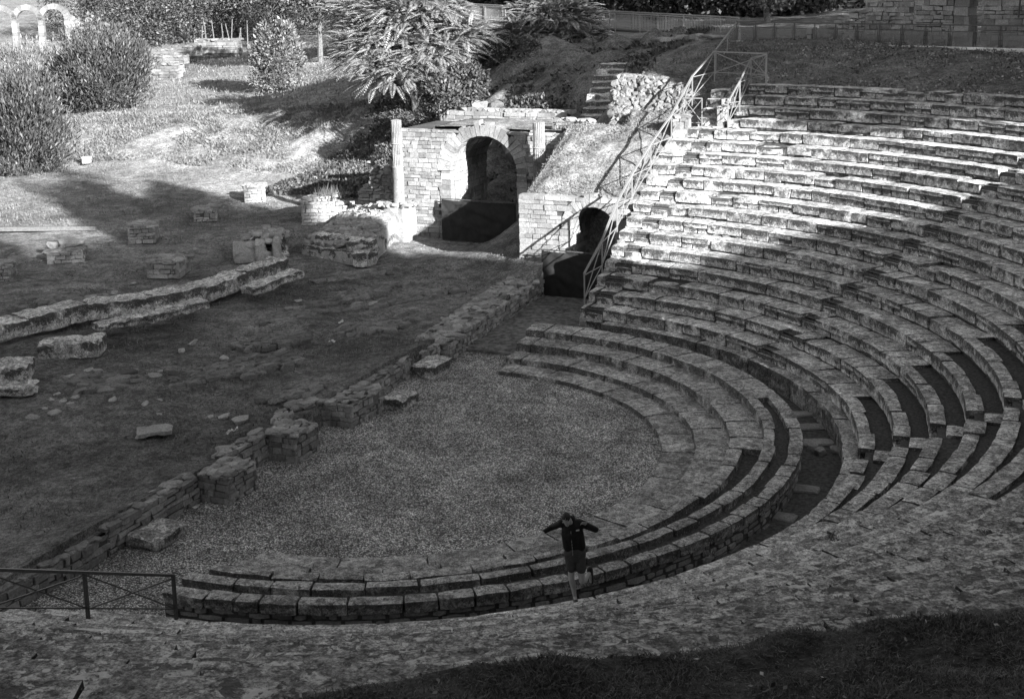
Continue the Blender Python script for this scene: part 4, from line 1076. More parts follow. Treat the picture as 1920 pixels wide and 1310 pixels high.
single('board', t, 'wood', lambda mb: mb.bar(a+Z3*.08, b+Z3*.08, .12, .2))

# ------------------------------------------------------------------ the man
pa = R_(-45.3); FT = np.array([12.24*math.cos(pa), 12.24*math.sin(pa), 1.135])
ar_ = unit([CAM_R[0], CAM_R[1], 0]); af_ = -unit([CAM_FW[0], CAM_FW[1], 0])
def LB(a, b, h): return FT+ar_*a+af_*b+Z3*h
def capsule(mb, p, q, r0, r1, n=12, sx=1.0):
    p = np.asarray(p, float); q = np.asarray(q, float); d = q-p; L = np.linalg.norm(d); d = d/L
    up = np.array([0, 0, 1.]) if abs(d[2]) < .9 else af_
    x = unit(np.cross(d, up)); y = np.cross(x, d); pts = []; rr = []
    for k in range(5): a = math.pi/2*(k/4.); pts.append(p-d*r0*math.cos(a)); rr.append(max(r0*math.sin(a), 1e-3))
    for k in range(1, 5): f = k/4.; pts.append(p+d*L*f); rr.append(r0+(r1-r0)*f)
    for k in range(1, 5): a = math.pi/2*(k/4.); pts.append(q+d*r1*math.sin(a)); rr.append(max(r1*math.cos(a), 1e-3))
    V = []; aa = np.arange(n)*2*math.pi/n
    for P, r in zip(pts, rr): V.append(P+r*(np.cos(aa)[:, None]*x*sx+np.sin(aa)[:, None]*y))
    m_ = len(pts); Q = [(i*n+j, i*n+(j+1) % n, (i+1)*n+(j+1) % n, (i+1)*n+j) for i in range(m_-1) for j in range(n)]
    V = np.concatenate(V+[pts[0][None], pts[-1][None]]); T = [((j+1) % n, j, m_*n) for j in range(n)]+[((m_-1)*n+j, (m_-1)*n+(j+1) % n, m_*n+1) for j in range(n)]
    mb.add(V, Q, T)
def ellip(mb, c, rx, ry, rz, X=None, Y=None, Z=None):
    X = ar_ if X is None else X; Y = af_ if Y is None else Y; Z = Z3 if Z is None else Z
    V = ICOV[:, :1]*X*rx+ICOV[:, 1:2]*Y*ry+ICOV[:, 2:]*Z*rz+np.asarray(c); mb.add(V, T=ICOT)
def fused(o, vox, it=4, fac=.5):
    r = o.modifiers.new('remesh', 'REMESH'); r.mode = 'VOXEL'; r.voxel_size = vox; r.use_smooth_shade = True
    s = o.modifiers.new('smooth', 'SMOOTH'); s.iterations = it; s.factor = fac
    return o
HC = LB(-.135, .17, 1.70); hz = unit(Z3*.80+af_*.52-ar_*.22); hy = unit(af_*.80-Z3*.55-ar_*.18); hx = np.cross(hy, hz); hx = -hx if hx@ar_ < 0 else hx
hy = np.cross(hz, hx); hy = hy if hy@af_ > 0 else -hy
J = dict(pel=LB(.01, -.02, .95), che=LB(-.035, .03, 1.38), nb=LB(-.05, .04, 1.585), rs=LB(-.225, .0, 1.555), ls=LB(.145, -.01, 1.535), re=LB(-.40, -.13, 1.42), rwr=LB(-.54, -.02, 1.385),
         le=LB(.41, -.10, 1.37), lw=LB(.235, .10, 1.56), rh=LB(-.07, -.01, .93), lh=LB(.10, -.01, .93), rk=LB(-.055, .08, .50), ra=LB(.005, -.01, .09), lk=LB(.135, .13, .46), la=LB(.30, -.27, .43))
mb = MB()
capsule(mb, J['pel'], J['che'], .115, .10); capsule(mb, J['che'], J['nb'], .10, .055); capsule(mb, J['nb'], HC-hz*.03, .058, .055)
ellip(mb, HC+hz*.035, .077, .096, .098, hx, hy, hz); ellip(mb, HC-hz*.045+hy*.012, .066, .078, .085, hx, hy, hz); ellip(mb, HC-hz*.10+hy*.06, .035, .03, .03, hx, hy, hz)
capsule(mb, HC+hz*.01+hy*.092, HC-hz*.035+hy*.108, .010, .017); capsule(mb, HC-hx*.05+hz*.028+hy*.082, HC+hx*.05+hz*.028+hy*.082, .014, .014)
capsule(mb, HC-hx*.025-hz*.072+hy*.083, HC+hx*.025-hz*.072+hy*.083, .010, .010)
for s_ in (-1, 1): ellip(mb, HC+hx*.08*s_-hz*.01, .012, .022, .034, hx, hy, hz)
for a, b, r0, r1 in [('rs', 're', .05, .04), ('re', 'rwr', .038, .026), ('ls', 'le', .05, .04), ('le', 'lw', .038, .026), ('rh', 'rk', .085, .056), ('lh', 'lk', .085, .056)]: capsule(mb, J[a], J[b], r0, r1)
for k, a in (('rk', 'ra'), ('lk', 'la')):
    d_ = unit(J[a]-J[k]); kk, aa = J[k], J[a]; back = unit((-af_)-d_*((-af_)@d_)) if k == 'rk' else unit(Z3*.6-ar_*.0-af_*.4-d_*((Z3*.6-af_*.4)@d_))
    if k == 'lk': back = -back
    mid = kk+(aa-kk)*.33+back*.022
    capsule(mb, kk, mid, .054, .060); capsule(mb, mid, kk+(aa-kk)*.68+back*.006, .060, .042); capsule(mb, kk+(aa-kk)*.68+back*.006, aa, .042, .036)
def hand(wr, d, pn, thumb, curl):
    d = unit(d); pn = unit(pn-d*(pn@d)); s_ = np.cross(d, pn)
    if s_@thumb < 0: s_ = -s_
    capsule(mb, wr, wr+d*.03, .026, .028); ellip(mb, wr+d*.055, .042, .05, .017, s_, d, pn)
    for i, L in enumerate((.072, .080, .075, .060)):
        o = wr+d*.088+s_*(.030-.020*i); c1 = curl*(.6+.15*i); d1 = unit(d*math.cos(c1)+pn*math.sin(c1)); d2 = unit(d*math.cos(2.1*c1)+pn*math.sin(2.1*c1))
        capsule(mb, o-d*.02, o+d1*L*.5, .0105, .0095, 8); capsule(mb, o+d1*L*.5, o+d1*L*.5+d2*L*.5, .0095, .008, 8)
    o = wr+d*.03+s_*.03; t1 = unit(d*.6+s_*.75+pn*.2); capsule(mb, o, o+t1*.035, .014, .012, 8); capsule(mb, o+t1*.035, o+t1*.035+unit(d*.9+s_*.35+pn*.3)*.032, .0115, .009, 8)
hand(J['rwr'], LB(-.62, .03, 1.36)-J['rwr'], -Z3, af_, .35)
hand(J['lw'], LB(.10, .16, 1.65)-J['lw'], af_*.7-Z3*.6, -ar_*.2+Z3, .55)
capsule(mb, J['ra'], LB(.02, .12, .035), .036, .032); capsule(mb, J['la'], LB(.325, -.33, .22), .034, .028)
man = mb.build('person', M['skin']); fused(man, .0075)
tag(man, 'man in dark jacket and shorts bounding up the steps with arms out, head bowed', 'person')
mb = MB()                                                # jacket
ellip(mb, LB(-.03, .02, 1.42), .205, .135, .19); capsule(mb, LB(.01, -.01, 1.12), LB(-.03, .02, 1.35), .155, .165, 16); capsule(mb, LB(-.08, 0, 1.10), LB(-.11, .01, 1.35), .125, .125); capsule(mb, LB(.095, 0, 1.10), LB(.06, .01, 1.35), .125, .125)
capsule(mb, LB(-.15, 0, 1.545), LB(.09, -.01, 1.535), .085, .085); capsule(mb, J['nb']-Z3*.02-af_*.02, J['nb']+Z3*.05-af_*.01, .085, .075)
capsule(mb, J['nb']-af_*.09, J['nb']-af_*.10+Z3*.05+ar_*.03, .06, .05)
for a, b, r0, r1 in [('rs', 're', .074, .058), ('re', 'rwr', .058, .042), ('ls', 'le', .074, .060), ('le', 'lw', .060, .042)]: capsule(mb, J[a], J[b], r0, r1)
jk = mb.build('jacket', M['jacket'], man); fused(jk, .014, 2)
mb = MB()
q0 = LB(-.06, .19, 1.50)
for i in range(8): capsule(mb, LB(-.06+.004*i, .165+.002*i, 1.46-.06*i), LB(-.06+.004*i, .166+.002*i, 1.42-.06*i), .006, .006, 6)
mb.build('zip', M['rail'], man)
mb = MB(); mb.bar(LB(.035, .168, 1.475), LB(.095, .155, 1.478), .012, .022); mb.build('chest_print', M['white'], man)
mb = MB()
capsule(mb, LB(-.07, -.01, .95), LB(.10, -.01, .95), .125, .125); capsule(mb, LB(.015, -.01, 1.0), LB(.015, -.01, .9), .17, .16, 16)
capsule(mb, J['rh'], LB(-.06, .06, .70), .115, .095); capsule(mb, J['lh'], LB(.125, .08, .68), .115, .095)
sh_ = mb.build('shorts', M['shorts'], man); fused(sh_, .014, 2)
mb = MB(); capsule(mb, LB(.004, -.05, .045), LB(.022, .15, .035), .05, .042); capsule(mb, LB(.005, -.03, .06), LB(.006, -.02, .10), .052, .046)
s1 = mb.build('shoe', M['shoe'], man); fused(s1, .012, 2)
mb = MB(); capsule(mb, LB(.305, -.30, .49), LB(.335, -.36, .21), .062, .050); capsule(mb, J['la'], J['la']+unit(J['la']-J['lk'])*.03, .047, .05)
s2 = mb.build('shoe', M['shoe'], man); fused(s2, .012, 2)
mb = MB(); V = ICOV.copy(); hc = HC+hz*.045-hy*.012
P = ICOV[:, :1]*hx*.084+ICOV[:, 1:2]*hy*.102+ICOV[:, 2:]*hz*.095+hc
keepf = [f for f in ICOT if (ICOV[f].mean(0)[2] > .12-.75*(ICOV[f].mean(0)[1] < -.1)-.25*(ICOV[f].mean(0)[1] < .45))]
mb.add(P, T=keepf); mb.add(hc+(P-hc)*.94, T=[f[::-1] for f in keepf]); mb.build('hair', M['hair'], man, True)
# ------------------------------------------------------------------ foliage builders
def rand_unit(n):
    v = rng.normal(size=(n, 3)); return v/np.linalg.norm(v, axis=1)[:, None]
def leaves(mb, C, D, L, W):
    n = len(C); D = D/np.linalg.norm(D, axis=1)[:, None]
    S = np.cross(D, rand_unit(n)); S /= np.linalg.norm(S, axis=1)[:, None]+1e-9
    L = np.broadcast_to(L, n)[:, None]; W = np.broadcast_to(W, n)[:, None]
    V = np.stack([C, C+D*L*.5+S*W*.5, C+D*L, C+D*L*.5-S*W*.5], 1).reshape(-1, 3)
    mb.add(V, np.arange(4*n).reshape(n, 4))
def crown(mb, c, rad, n, L, W, clumps=40, sd=.22, up=.4, shell=.35, flat=None):
    c = np.asarray(c, float); rad = np.asarray(rad, float)
    K = rand_unit(clumps)*(rng.uniform(.45, 1.0, clumps)**.6)[:, None]
    k = rng.integers(0, clumps, n); P = K[k]+rng.normal(0, sd, (n, 3))
    m_ = int(n*shell); P[:m_] = rand_unit(m_)*rng.uniform(.72, .98, m_)[:, None]
    P = P*(1+.24*vnoise(P*2.0+c, 5)[:, None]+.12*vnoise(P*4.7+c, 6)[:, None])
    nrm = np.linalg.norm(P, axis=1); P[nrm > 1.18] *= (1.18/nrm[nrm > 1.18])[:, None]
    out = P/(np.linalg.norm(P, axis=1)[:, None]+1e-6)
    D = out*.6+rand_unit(n)*.8+np.array([0, 0, up])
    leaves(mb, c+P*rad, D, L*rng.uniform(.6, 1.4, n), W*rng.uniform(.7, 1.3, n))
def tree(name, label, cat, base, h, rad, n, L, W, mat, group=None, trunk=.22, cz=None, clumps=45, limbs=5, up=.3, shell=.35, sd=.22):
    base = np.asarray(base, float); t = thing(name, label, cat, base, group); rad = np.asarray(rad, float)
    cz = h-rad[2] if cz is None else cz; c = base+np.array([0, 0, cz])
    mb = MB(); b = base-Z3*.3; mid = base+np.array([rng.normal(0, .15), rng.normal(0, .15), cz*.55]); mb.tube([b, mid, c], [trunk, trunk*.7, trunk*.3])
    for i in range(limbs):
        a = rng.uniform(0, 6.28); e = c+np.array([math.cos(a)*rad[0]*.7, math.sin(a)*rad[1]*.7, rng.uniform(-.3, .5)*rad[2]]); s_ = mid+(c-mid)*rng.uniform(0, .8)
        mb.tube([s_, (s_+e)/2+Z3*.2, e], [trunk*.4, trunk*.25, trunk*.1], 6)
    mb.build('trunk', M['bark'], t)
    mb = MB(); crown(mb, c, rad, n, L, W, clumps, sd, up, shell); mb.build('crown', M[mat], t); return t
def ground_at(px, D, dz=0):
    p = atD(px, 100, D); return np.array([p[0], p[1], gh(p[0], p[1])+dz])

# ------------------------------------------------------------------ shrubs on the left
def shrub(px, D, pw, ptop, pbot, n, mat, label, L=.34, W=.09, up=1.2, clumps=55, deep=1., shell=.3):
    k = D/CAM_F; c = atD(px, (ptop+pbot)/2, D); rz = (pbot-ptop)/2*k; rx = pw/2*k
    t = thing('round_shrub', label, 'shrub', (c[0], c[1], c[2]-rz)); mb = MB(); crown(mb, c, (rx, rx*deep, rz), n, L, W, clumps, .17, up, shell); mb.build('foliage', M[mat], t)
    mb = MB()
    for i in range(7):
        a = i*.9; mb.tube([c-Z3*(rz+.4)+np.array([math.cos(a)*.15, math.sin(a)*.15, 0]), c+np.array([math.cos(a)*rx*.4, math.sin(a)*rx*.4, 0])], [.07, .03], 5)
    mb.build('stem', M['bark'], t); return t
shrub(188, 97, 175, 55, 222, 15000, 'leaf', 'broad dark shrub of upright leaves second from the left on the lawn edge')
shrub(32, 82, 190, 140, 350, 15000, 'leaf', 'big rounded shrub filling the left edge of the picture')
shrub(55, 112, 150, 85, 215, 7000, 'leafp', 'pale shrub far left under the white arches')
shrub(118, 100, 70, 120, 250, 3500, 'leafd', 'dark glossy shrub squeezed between the two big shrubs', .45, .2, .2)
shrub(248, 99, 60, 110, 195, 2500, 'leaf', 'small shrub leaning on the right flank of the broad dark shrub')
shrub(522, 104, 100, 45, 185, 9000, 'leafp', 'egg shaped pale shrub standing alone on the slope', .30, .12, .5)
shrub(108, 90, 60, 225, 300, 1800, 'leafp', 'low pale bush at the foot of the big left shrub', .3, .1)
shrub(1105, 86, 90, 70, 160, 3000, 'leafp', 'light leafed bush behind the stair below the footbridge', .3, .14, .3)
tree('young_tree', 'thin young tree with pale leaves behind the broad shrub', 'tree', ground_at(168, 104), 6.6, (1.2, 1.2, 1.8), 900, .4, .2, 'leafp', trunk=.06)

# sumac like trees with drooping feathery fronds
def frond(mb, o, d, L, npair=13):
    d = unit(d); s_ = np.linspace(0, 1, npair+1)[1:]; side = unit(np.cross(d, Z3)+1e-6)
    P = o+d*(s_*L)[:, None]-Z3*(.40*L*s_**2)[:, None]; T_ = np.gradient(P, axis=0); T_ /= np.linalg.norm(T_, axis=1)[:, None]
    ln = L*.20*np.sin(math.pi*(.22+.70*s_))
    for sg in (-1, 1):
        D = side*sg*1.0+T_*.28-Z3*.38; D = D/np.linalg.norm(D, axis=1)[:, None]; Wv = T_*(L*.040)
        V = np.stack([P, P+D*ln[:, None]*.5+Wv, P+D*ln[:, None], P+D*ln[:, None]*.5-Wv], 1).reshape(-1, 3)
        mb.add(V, np.arange(4*npair).reshape(npair, 4))
def sumac(label, lobes, n, mat, base, L0=1.25):
    t = thing('feathery_tree', label, 'tree', base); mb = MB(); tb = MB(); base = np.asarray(base, float)
    for (c, r, w_) in lobes:
        c = np.asarray(c); m_ = int(n*w_)
        U = rand_unit(m_); U[:, 2] = np.where(U[:, 2] < -.25, -U[:, 2], U[:, 2])
        wob = 1+.25*vnoise(U*2.2+c, 4)
        for u, q in zip(U, wob):
            o = c+u*np.asarray(r)*rng.uniform(.62, 1.0)*q; dd = np.array([u[0], u[1], 0])*.9+np.array([0, 0, .15+.45*u[2]])+rng.normal(0, .28, 3)
            frond(mb, o, dd, L0*rng.uniform(.7, 1.25))
        tb.tube([base-Z3*1.5, (base+c)/2+np.array([rng.normal(0, .3), 0, .3]), c], [.11, .07, .03])
    mb.build('crown', M[mat], t); tb.build('trunk', M['bark'], t)
k80 = 80/CAM_F
def pxp(x, y, D): return atD(x, y, D)
sumac('large tree with drooping feathery fronds catching the sun above the gate', [(pxp(770, 60, 80), (3.6, 3., 2.6), .38), (pxp(710, 110, 79), (2.6, 2.2, 2.0), .22), (pxp(850, 90, 79), (2.6, 2.4, 2.0), .22), (pxp(745, 150, 78), (2.1, 1.7, 1.4), .10), (pxp(690, 40, 82), (2.4, 2.2, 2.0), .08), (pxp(800, 120, 78), (2.6, 2.0, 1.7), .14)], 2600, 'frond', pxp(775, 175, 82))
sumac('darker feathery tree in shade beside the footbridge', [(pxp(1040, 60, 82), (2.9, 2.4, 2.3), .6), (pxp(985, 85, 81), (1.8, 1.6, 1.6), .2), (pxp(1085, 90, 81), (1.7, 1.5, 1.4), .2)], 1300, 'frond', pxp(1040, 130, 83))

# ------------------------------------------------------------------ trees along the top edge
bgt = [(150, 176, 12, 4.5, 'leafd'), (225, 182, 13, 5, 'leaf'), (292, 186, 13, 5.2, 'leafd'), (262, 164, 8, 3.6, 'leaf'), (345, 168, 9, 4.2, 'leaf'), (405, 180, 13, 5.4, 'leafd'), (455, 172, 11, 4.6, 'leaf'), (505, 165, 9, 4.0, 'leafd'),
       (560, 176, 13, 5, 'leaf'), (640, 165, 13, 5, 'leafd'), (720, 140, 13, 5.5, 'leafd'), (790, 116, 10, 4.2, 'leafd'), (860, 108, 9, 3.8, 'leaf'), (925, 104, 9, 3.8, 'leafd'), (990, 101, 9, 3.6, 'leafd'), (1050, 99, 8, 3.2, 'leafd'), (1108, 96, 7.5, 2.6, 'leafp'), (1160, 95, 8.5, 3.2, 'leaf'), (1215, 93, 8.5, 3.2, 'leafd'),
       (1270, 91, 8.5, 3.2, 'leaf'), (1325, 89, 8.5, 3.0, 'leafd'), (1385, 88, 8.5, 3.0, 'leafd'), (1440, 92, 9, 3.6, 'leafd'), (1500, 86, 8.5, 3.4, 'leafd'), (1560, 88, 9.5, 3.6, 'leafd'), (1640, 90, 10, 4.2, 'leafd'), (1720, 90, 10, 4.2, 'leafd'), (1812, 86, 10, 3.8, 'leafd'), (1935, 92, 12, 5, 'leafd')]
kinds = {'leaf': 'dense mid grey tree in the wood along the top edge', 'leafd': 'dark shaded tree in the wood along the top edge', 'leafp': 'lone light leafed tree behind the middle of the footbridge'}
for px, D, h, r, mt in bgt:
    tree('wood_tree', kinds[mt], 'tree', ground_at(px, D), h, (r, r, h*.52), 7500, .36, .19, mt, 'trees of the wood along the top edge' if mt != 'leafp' else None, .22, clumps=60, limbs=3, cz=h*.5, sd=.16)
tree('bright_tree', 'small bright leafed tree lit by sun behind the fence corner', 'tree', ground_at(1440, 80), 4.6, (1.7, 1.5, 1.9), 3000, .24, .15, 'leafp')
tree('lawn_tree', 'small tree with bare lower trunk on the slope behind the egg shaped shrub', 'tree', ground_at(600, 118), 9.5, (3.3, 3.0, 3.0), 5000, .34, .17, 'leaf', trunk=.28)
for i in range(11):
    b = ground_at(375+i*9+rng.uniform(-4, 4), 150+rng.uniform(-6, 6)); mb = MB(); mb.tube([b-Z3*.2, b+np.array([rng.normal(0, .4), rng.normal(0, .4), rng.uniform(2.5, 4)])], [.09, .05], 6)
    tag(mb.build('bare_stem', M['bark']), 'thin bare stem at the dark edge of the far wood', 'tree', 'bare stems at the wood edge')

# ------------------------------------------------------------------ unseen trees, added hedge and crowns behind and right of the viewer: they throw the shade
nq = np.array([-s_h[1], s_h[0]]); TT = math.tan(SUN_EL)
def qa(q, a): return q*nq+a*s_h
def shade_tree(q, a, hw, hb, ht, n, label, L=.75, W=.42):
    x, y = qa(q, a); zg = gh(x, y); zt, zb = ht+a*TT, max(hb+a*TT, zg-.6); rz = (zt-zb)/2
    tree('shade_tree', label, 'tree', (x, y, zg), zt-zg, (hw, hw, rz), n, L, W, 'leafd', 'unseen shade trees around the rim', .35, clumps=70, shell=.45, cz=(zt+zb)/2-zg)
lab = 'unseen tall dense evergreen tree standing on the rim behind the seats'
for q, a, hw, ht in [(-30, 44, 5, 9.5), (-23, 46, 5, 10), (-16, 45, 4.6, 10), (-10, 42, 4.4, 10.3), (-4.5, 41, 4, 10.6), (.6, 40, 3.2, 10.2), (5.2, 40, 2.9, 18.2), (9.0, 41, 2.1, 14.6)]:
    shade_tree(q, a, hw, -3, ht, 5200, lab)
for q, a, hw, ht in [(-27, 52, 5, 8), (-19, 53, 5, 8.5), (-12, 51, 5, 9), (-6.5, 50, 4.5, 9), (-1.5, 49, 4, 9), (3.0, 49, 3.6, 9.5), (6.6, 49, 3.0, 9.5), (8.6, 47, 2.2, 9)]:  # second row added to plug light gaps under the rim trees
    shade_tree(q, a, hw, -8, ht, 6500, 'unseen evergreen added in a second row behind the rim to close light gaps')
for q, a, hw, hb, ht in [(27.5, 17, 4.6, 7.6, 15.2), (33, 20, 5.2, 6.5, 23), (40, 19, 5.5, 6, 24), (29.5, 22, 3.8, 14, 21), (25.4, 18, 2.0, 10.6, 15.4), (49, 22, 6, 5, 25), (58, 24, 6, 5, 25)]:  # last three crowns added to shade the stair and the ground by the bridge
    shade_tree(q, a, hw, hb, ht, 5200, 'unseen broad tree with a high crown beyond the right end of the seats')
for q, a in [(-24, 37), (-15.5, 38), (-8, 38.5)]:  # added crowns that cut skylight on the near rows
    shade_tree(q, a, 6.2, 2.6, 13.5, 5000, 'unseen spreading tree added behind the viewer to darken the near rows')
for q, a in [(-23.5, 25), (-15.5, 23), (-9.5, 25.5)]:  # more crowns put overhead to keep skylight off the foreground
    x, y = qa(q, a); zg = gh(x, y); x2, y2 = qa(q, a+9); t = thing('shade_tree', 'unseen leaning tree added above the viewer to dim the near rows', 'tree', (x2, y2, gh(x2, y2)), 'unseen shade trees around the rim')
    mb = MB(); mb.tube([(x2, y2, gh(x2, y2)-.3), ((x+x2)/2+.8*s_h[0], (y+y2)/2+.8*s_h[1], 16.5), (x, y, 20.5)], [.4, .28, .12]); mb.build('trunk', M['bark'], t); mb = MB(); crown(mb, (x, y, 20.5), (6, 6, 3.4), 5200, .6, .34, 60, .2, .2, .35); mb.build('crown', M['leafd'], t)
hd = thing('added_shade_hedge', 'unseen hedge added along the rim right of the viewer to cast shade', 'hedge', (34, 0, 11))  # unseen, put in and shaped to draw the shade edge on the rows
mb = MB(); C_ = []
for i in range(17000):
    q = rng.uniform(10.6, 25.5); a = 33+rng.uniform(-.8, .8)-max(0, q-16)*.35; x, y = qa(q, a); top = 3.4+.16*max(0, q-17)+min(3.7, 2.2*max(0, 13.9-q))+.25*vnoise(np.array([[q*.8, 0, 0.]]))[0]; zt = top+a*TT; zg = gh(x, y); C_.append((x, y, zg+rng.random()**.7*(zt-zg)))
C_ = np.array(C_); leaves(mb, C_, rand_unit(len(C_)), .5, .26); mb.build('foliage', M['leafd'], hd)
mb = MB()
for i in range(16): x, y = qa(11.7+i*.9, 33); mb.tube([(x, y, gh(x, y)-.2), (x, y, gh(x, y)+1.8)], .06, 5)
mb.build('stem', M['bark'], hd)

# ------------------------------------------------------------------ ground cover
def scatter(n, x0, x1, y0, y1, keep=None):
    X = rng.uniform(x0, x1, n); Y = rng.uniform(y0, y1, n)
    if keep is not None: k = keep(X, Y); X, Y = X[k], Y[k]
    return X, Y
def tufts(name, X, Y, Z, L, W, mat, lean=.5, per=1, label=None):
    mb = MB(); n = len(X); C = np.stack([X, Y, Z-.02], 1); D = np.stack([rng.normal(0, lean, n), rng.normal(0, lean, n), np.ones(n)], 1)
    leaves(mb, C, D, L*rng.uniform(.5, 1.5, n), W*rng.uniform(.6, 1.4, n)); return tag(mb.build(name, M[mat]), kind='stuff')
X, Y = scatter(38000, -52, -15, 35.5, 45); tufts('bank_weeds', X, Y, ground_h(X, Y), .24, .07, 'dry', .9)
X, Y = scatter(16000, -26, -12, 30, 46, lambda x, y: y > 31+.5*(x+20)); tufts('bank_ivy', X, Y, ground_h(X, Y)+.08, .22, .14, 'leaf', 1.2)
X, Y = scatter(16000, -20, -3.8, 29, 46, lambda x, y: vnoise(np.stack([x*.5, y*.5, x*0], 1), 3) > -.12); tufts('rock_weeds', X, Y, ground_h(X, Y)+.12, .24, .14, 'leaf', 1.2)
X, Y = scatter(24000, -46, -14, 18, 37); tufts('lawn_grass', X, Y, ground_h(X, Y), .13, .03, 'dry', .5)
X, Y = scatter(22000, -80, -20, 44, 100); tufts('slope_grass', X, Y, ground_h(X, Y), .28, .07, 'dry', .5)
X, Y = scatter(26000, -25, -3.1, -9, 22, lambda x, y: vnoise(np.stack([x*.4, y*.4, x*0], 1), 3)+.5*vnoise(np.stack([x*1.3, y*1.3, x*0], 1), 4) > -.25); tufts('stage_grass', X, Y, ground_h(X, Y), .10, .03, 'grass', .6)
X, Y = scatter(9000, -4.2, .5, 18.5, 26.2, lambda x, y: (y < 23.7) | (x > -1.7)); tufts('bank_grass', X, Y, bank_h(X, Y), .10, .03, 'dry', .8)
X, Y = scatter(22000, -3, 26, 20, 38, lambda x, y: (np.hypot(x, y) > 26.9) | ((x < 3) & (y > 27))); tufts('rim_grass', X, Y, ground_h(X, Y), .14, .05, 'grass', .6)
# fallen leaves on the slope above the seats
X, Y = scatter(9000, 2.5, 20, 20, 37, lambda x, y: (np.hypot(x, y) > 26.7) & (vnoise(np.stack([x*.6, y*.6, x*0], 1), 8) > -.35))
mb = MB(); n = len(X); C = np.stack([X, Y, ground_h(X, Y)+.05], 1); D = rand_unit(n); D[:, 2] *= .35; leaves(mb, C, D, rng.uniform(.06, .17, n), .10)
tag(mb.build('fallen_leaves', M['litter']), kind='stuff')
# grass in front of the viewer: every blade
def near_keep(x, y):
    r = np.hypot(x, y); edge = 25.86+.07*vnoise(np.stack([x*.9, y*.9, x*0], 1), 2)+.05*vnoise(np.stack([x*4, y*4, x*0], 1), 3)
    edge = edge+edge_off(np.arctan2(y, x))
    return (r > edge) & (np.hypot(x-CAM_C[0], y-CAM_C[1]) > 2.0)
N_ = 420000; r_ = 25.75+(rng.random(N_)**1.3)*5.2; t_ = rng.uniform(R_(-72), R_(-36), N_); X, Y = r_*np.cos(t_), r_*np.sin(t_); k = near_keep(X, Y); X, Y = X[k], Y[k]; Zg = slope_z(X, Y)
Pn = np.stack([X, Y, Zg], 1)-CAM_C; dep = Pn@CAM_FW; u_ = 960+CAM_F*(Pn@CAM_R)/dep; v_ = PCY-CAM_F*(Pn@CAM_U)/dep
kp = (dep > 1) & (u_ > -250) & (u_ < 2170) & (v_ < 1450); X, Y, Zg = X[kp], Y[kp], Zg[kp]
n = len(X); mb = MB(); C = np.stack([X, Y, Zg-.02], 1); clump = vnoise(np.stack([X*2.2, Y*2.2, X*0], 1), 6)
hgt = (.028+.022*np.clip(clump+.3, 0, 1))*rng.uniform(.5, 1.4, n); a = rng.uniform(0, 6.28, n); ln_ = rng.normal(0, .03, (n, 2))
w_ = np.stack([np.cos(a), np.sin(a), a*0], 1)*(.0035+.0025*rng.random(n))[:, None]; mid = C+np.stack([ln_[:, 0]*.4, ln_[:, 1]*.4, hgt*.6], 1); tip = C+np.stack([ln_[:, 0]*1.2, ln_[:, 1]*1.2, hgt], 1)
V = np.stack([C-w_, C+w_, mid+w_*.8, tip, mid-w_*.8], 1).reshape(-1, 3); i5 = np.arange(n)*5
mb.add(V, np.stack([i5, i5+1, i5+2, i5+4], 1), np.stack([i5+4, i5+2, i5+3], 1)); tag(mb.build('near_grass', M['grass']), kind='stuff')
k = rng.choice(n, 150, replace=False); C = np.stack([X[k], Y[k], Zg[k]+.05], 1); D = rand_unit(150); D[:, 2] *= .3; mb = MB(); leaves(mb, C, D, rng.uniform(.025, .06, 150), .03)
tag(mb.build('leaf_litter', M['litter']), kind='stuff')
# loose stones on the stage, one by one
sp = [(60, 590), (95, 572), (130, 568), (152, 575), (75, 610), (40, 600), (170, 560), (200, 556), (215, 553), (285, 512), (320, 500), (345, 490), (250, 535), (330, 565), (390, 545), (150, 590), (110, 590), (25, 580),
      (180, 690), (165, 690), (232, 690), (250, 690), (198, 712), (140, 735), (105, 728), (96, 737), (118, 740), (130, 745), (60, 765), (100, 760), (85, 752), (130, 700), (290, 700), (240, 700), (300, 690), (210, 740), (300, 742), (270, 750), (420, 665), (340, 655), (360, 640), (620, 590), (700, 560), (640, 545), (730, 525), (560, 560), (470, 610), (420, 770), (450, 778), (395, 770), (300, 765), (265, 800), (560, 690), (640, 700), (830, 590), (850, 600), (815, 625), (780, 655), (255, 940), (240, 952), (268, 945), (330, 890), (345, 878)]
for i, (x, y) in enumerate(sp):
    c = at(x, y, .8); c[2] = gh(c[0], c[1]); s_ = rng.uniform(.12, .38); mb = MB(); rock(mb, c+Z3*.0, s_*1.4, s_, s_*.5, None, .2)
    tag(mb.build('loose_stone', M['mason_dark']), 'small loose stone lying on the bare ground of the stage', 'stone', 'loose stones on the stage')
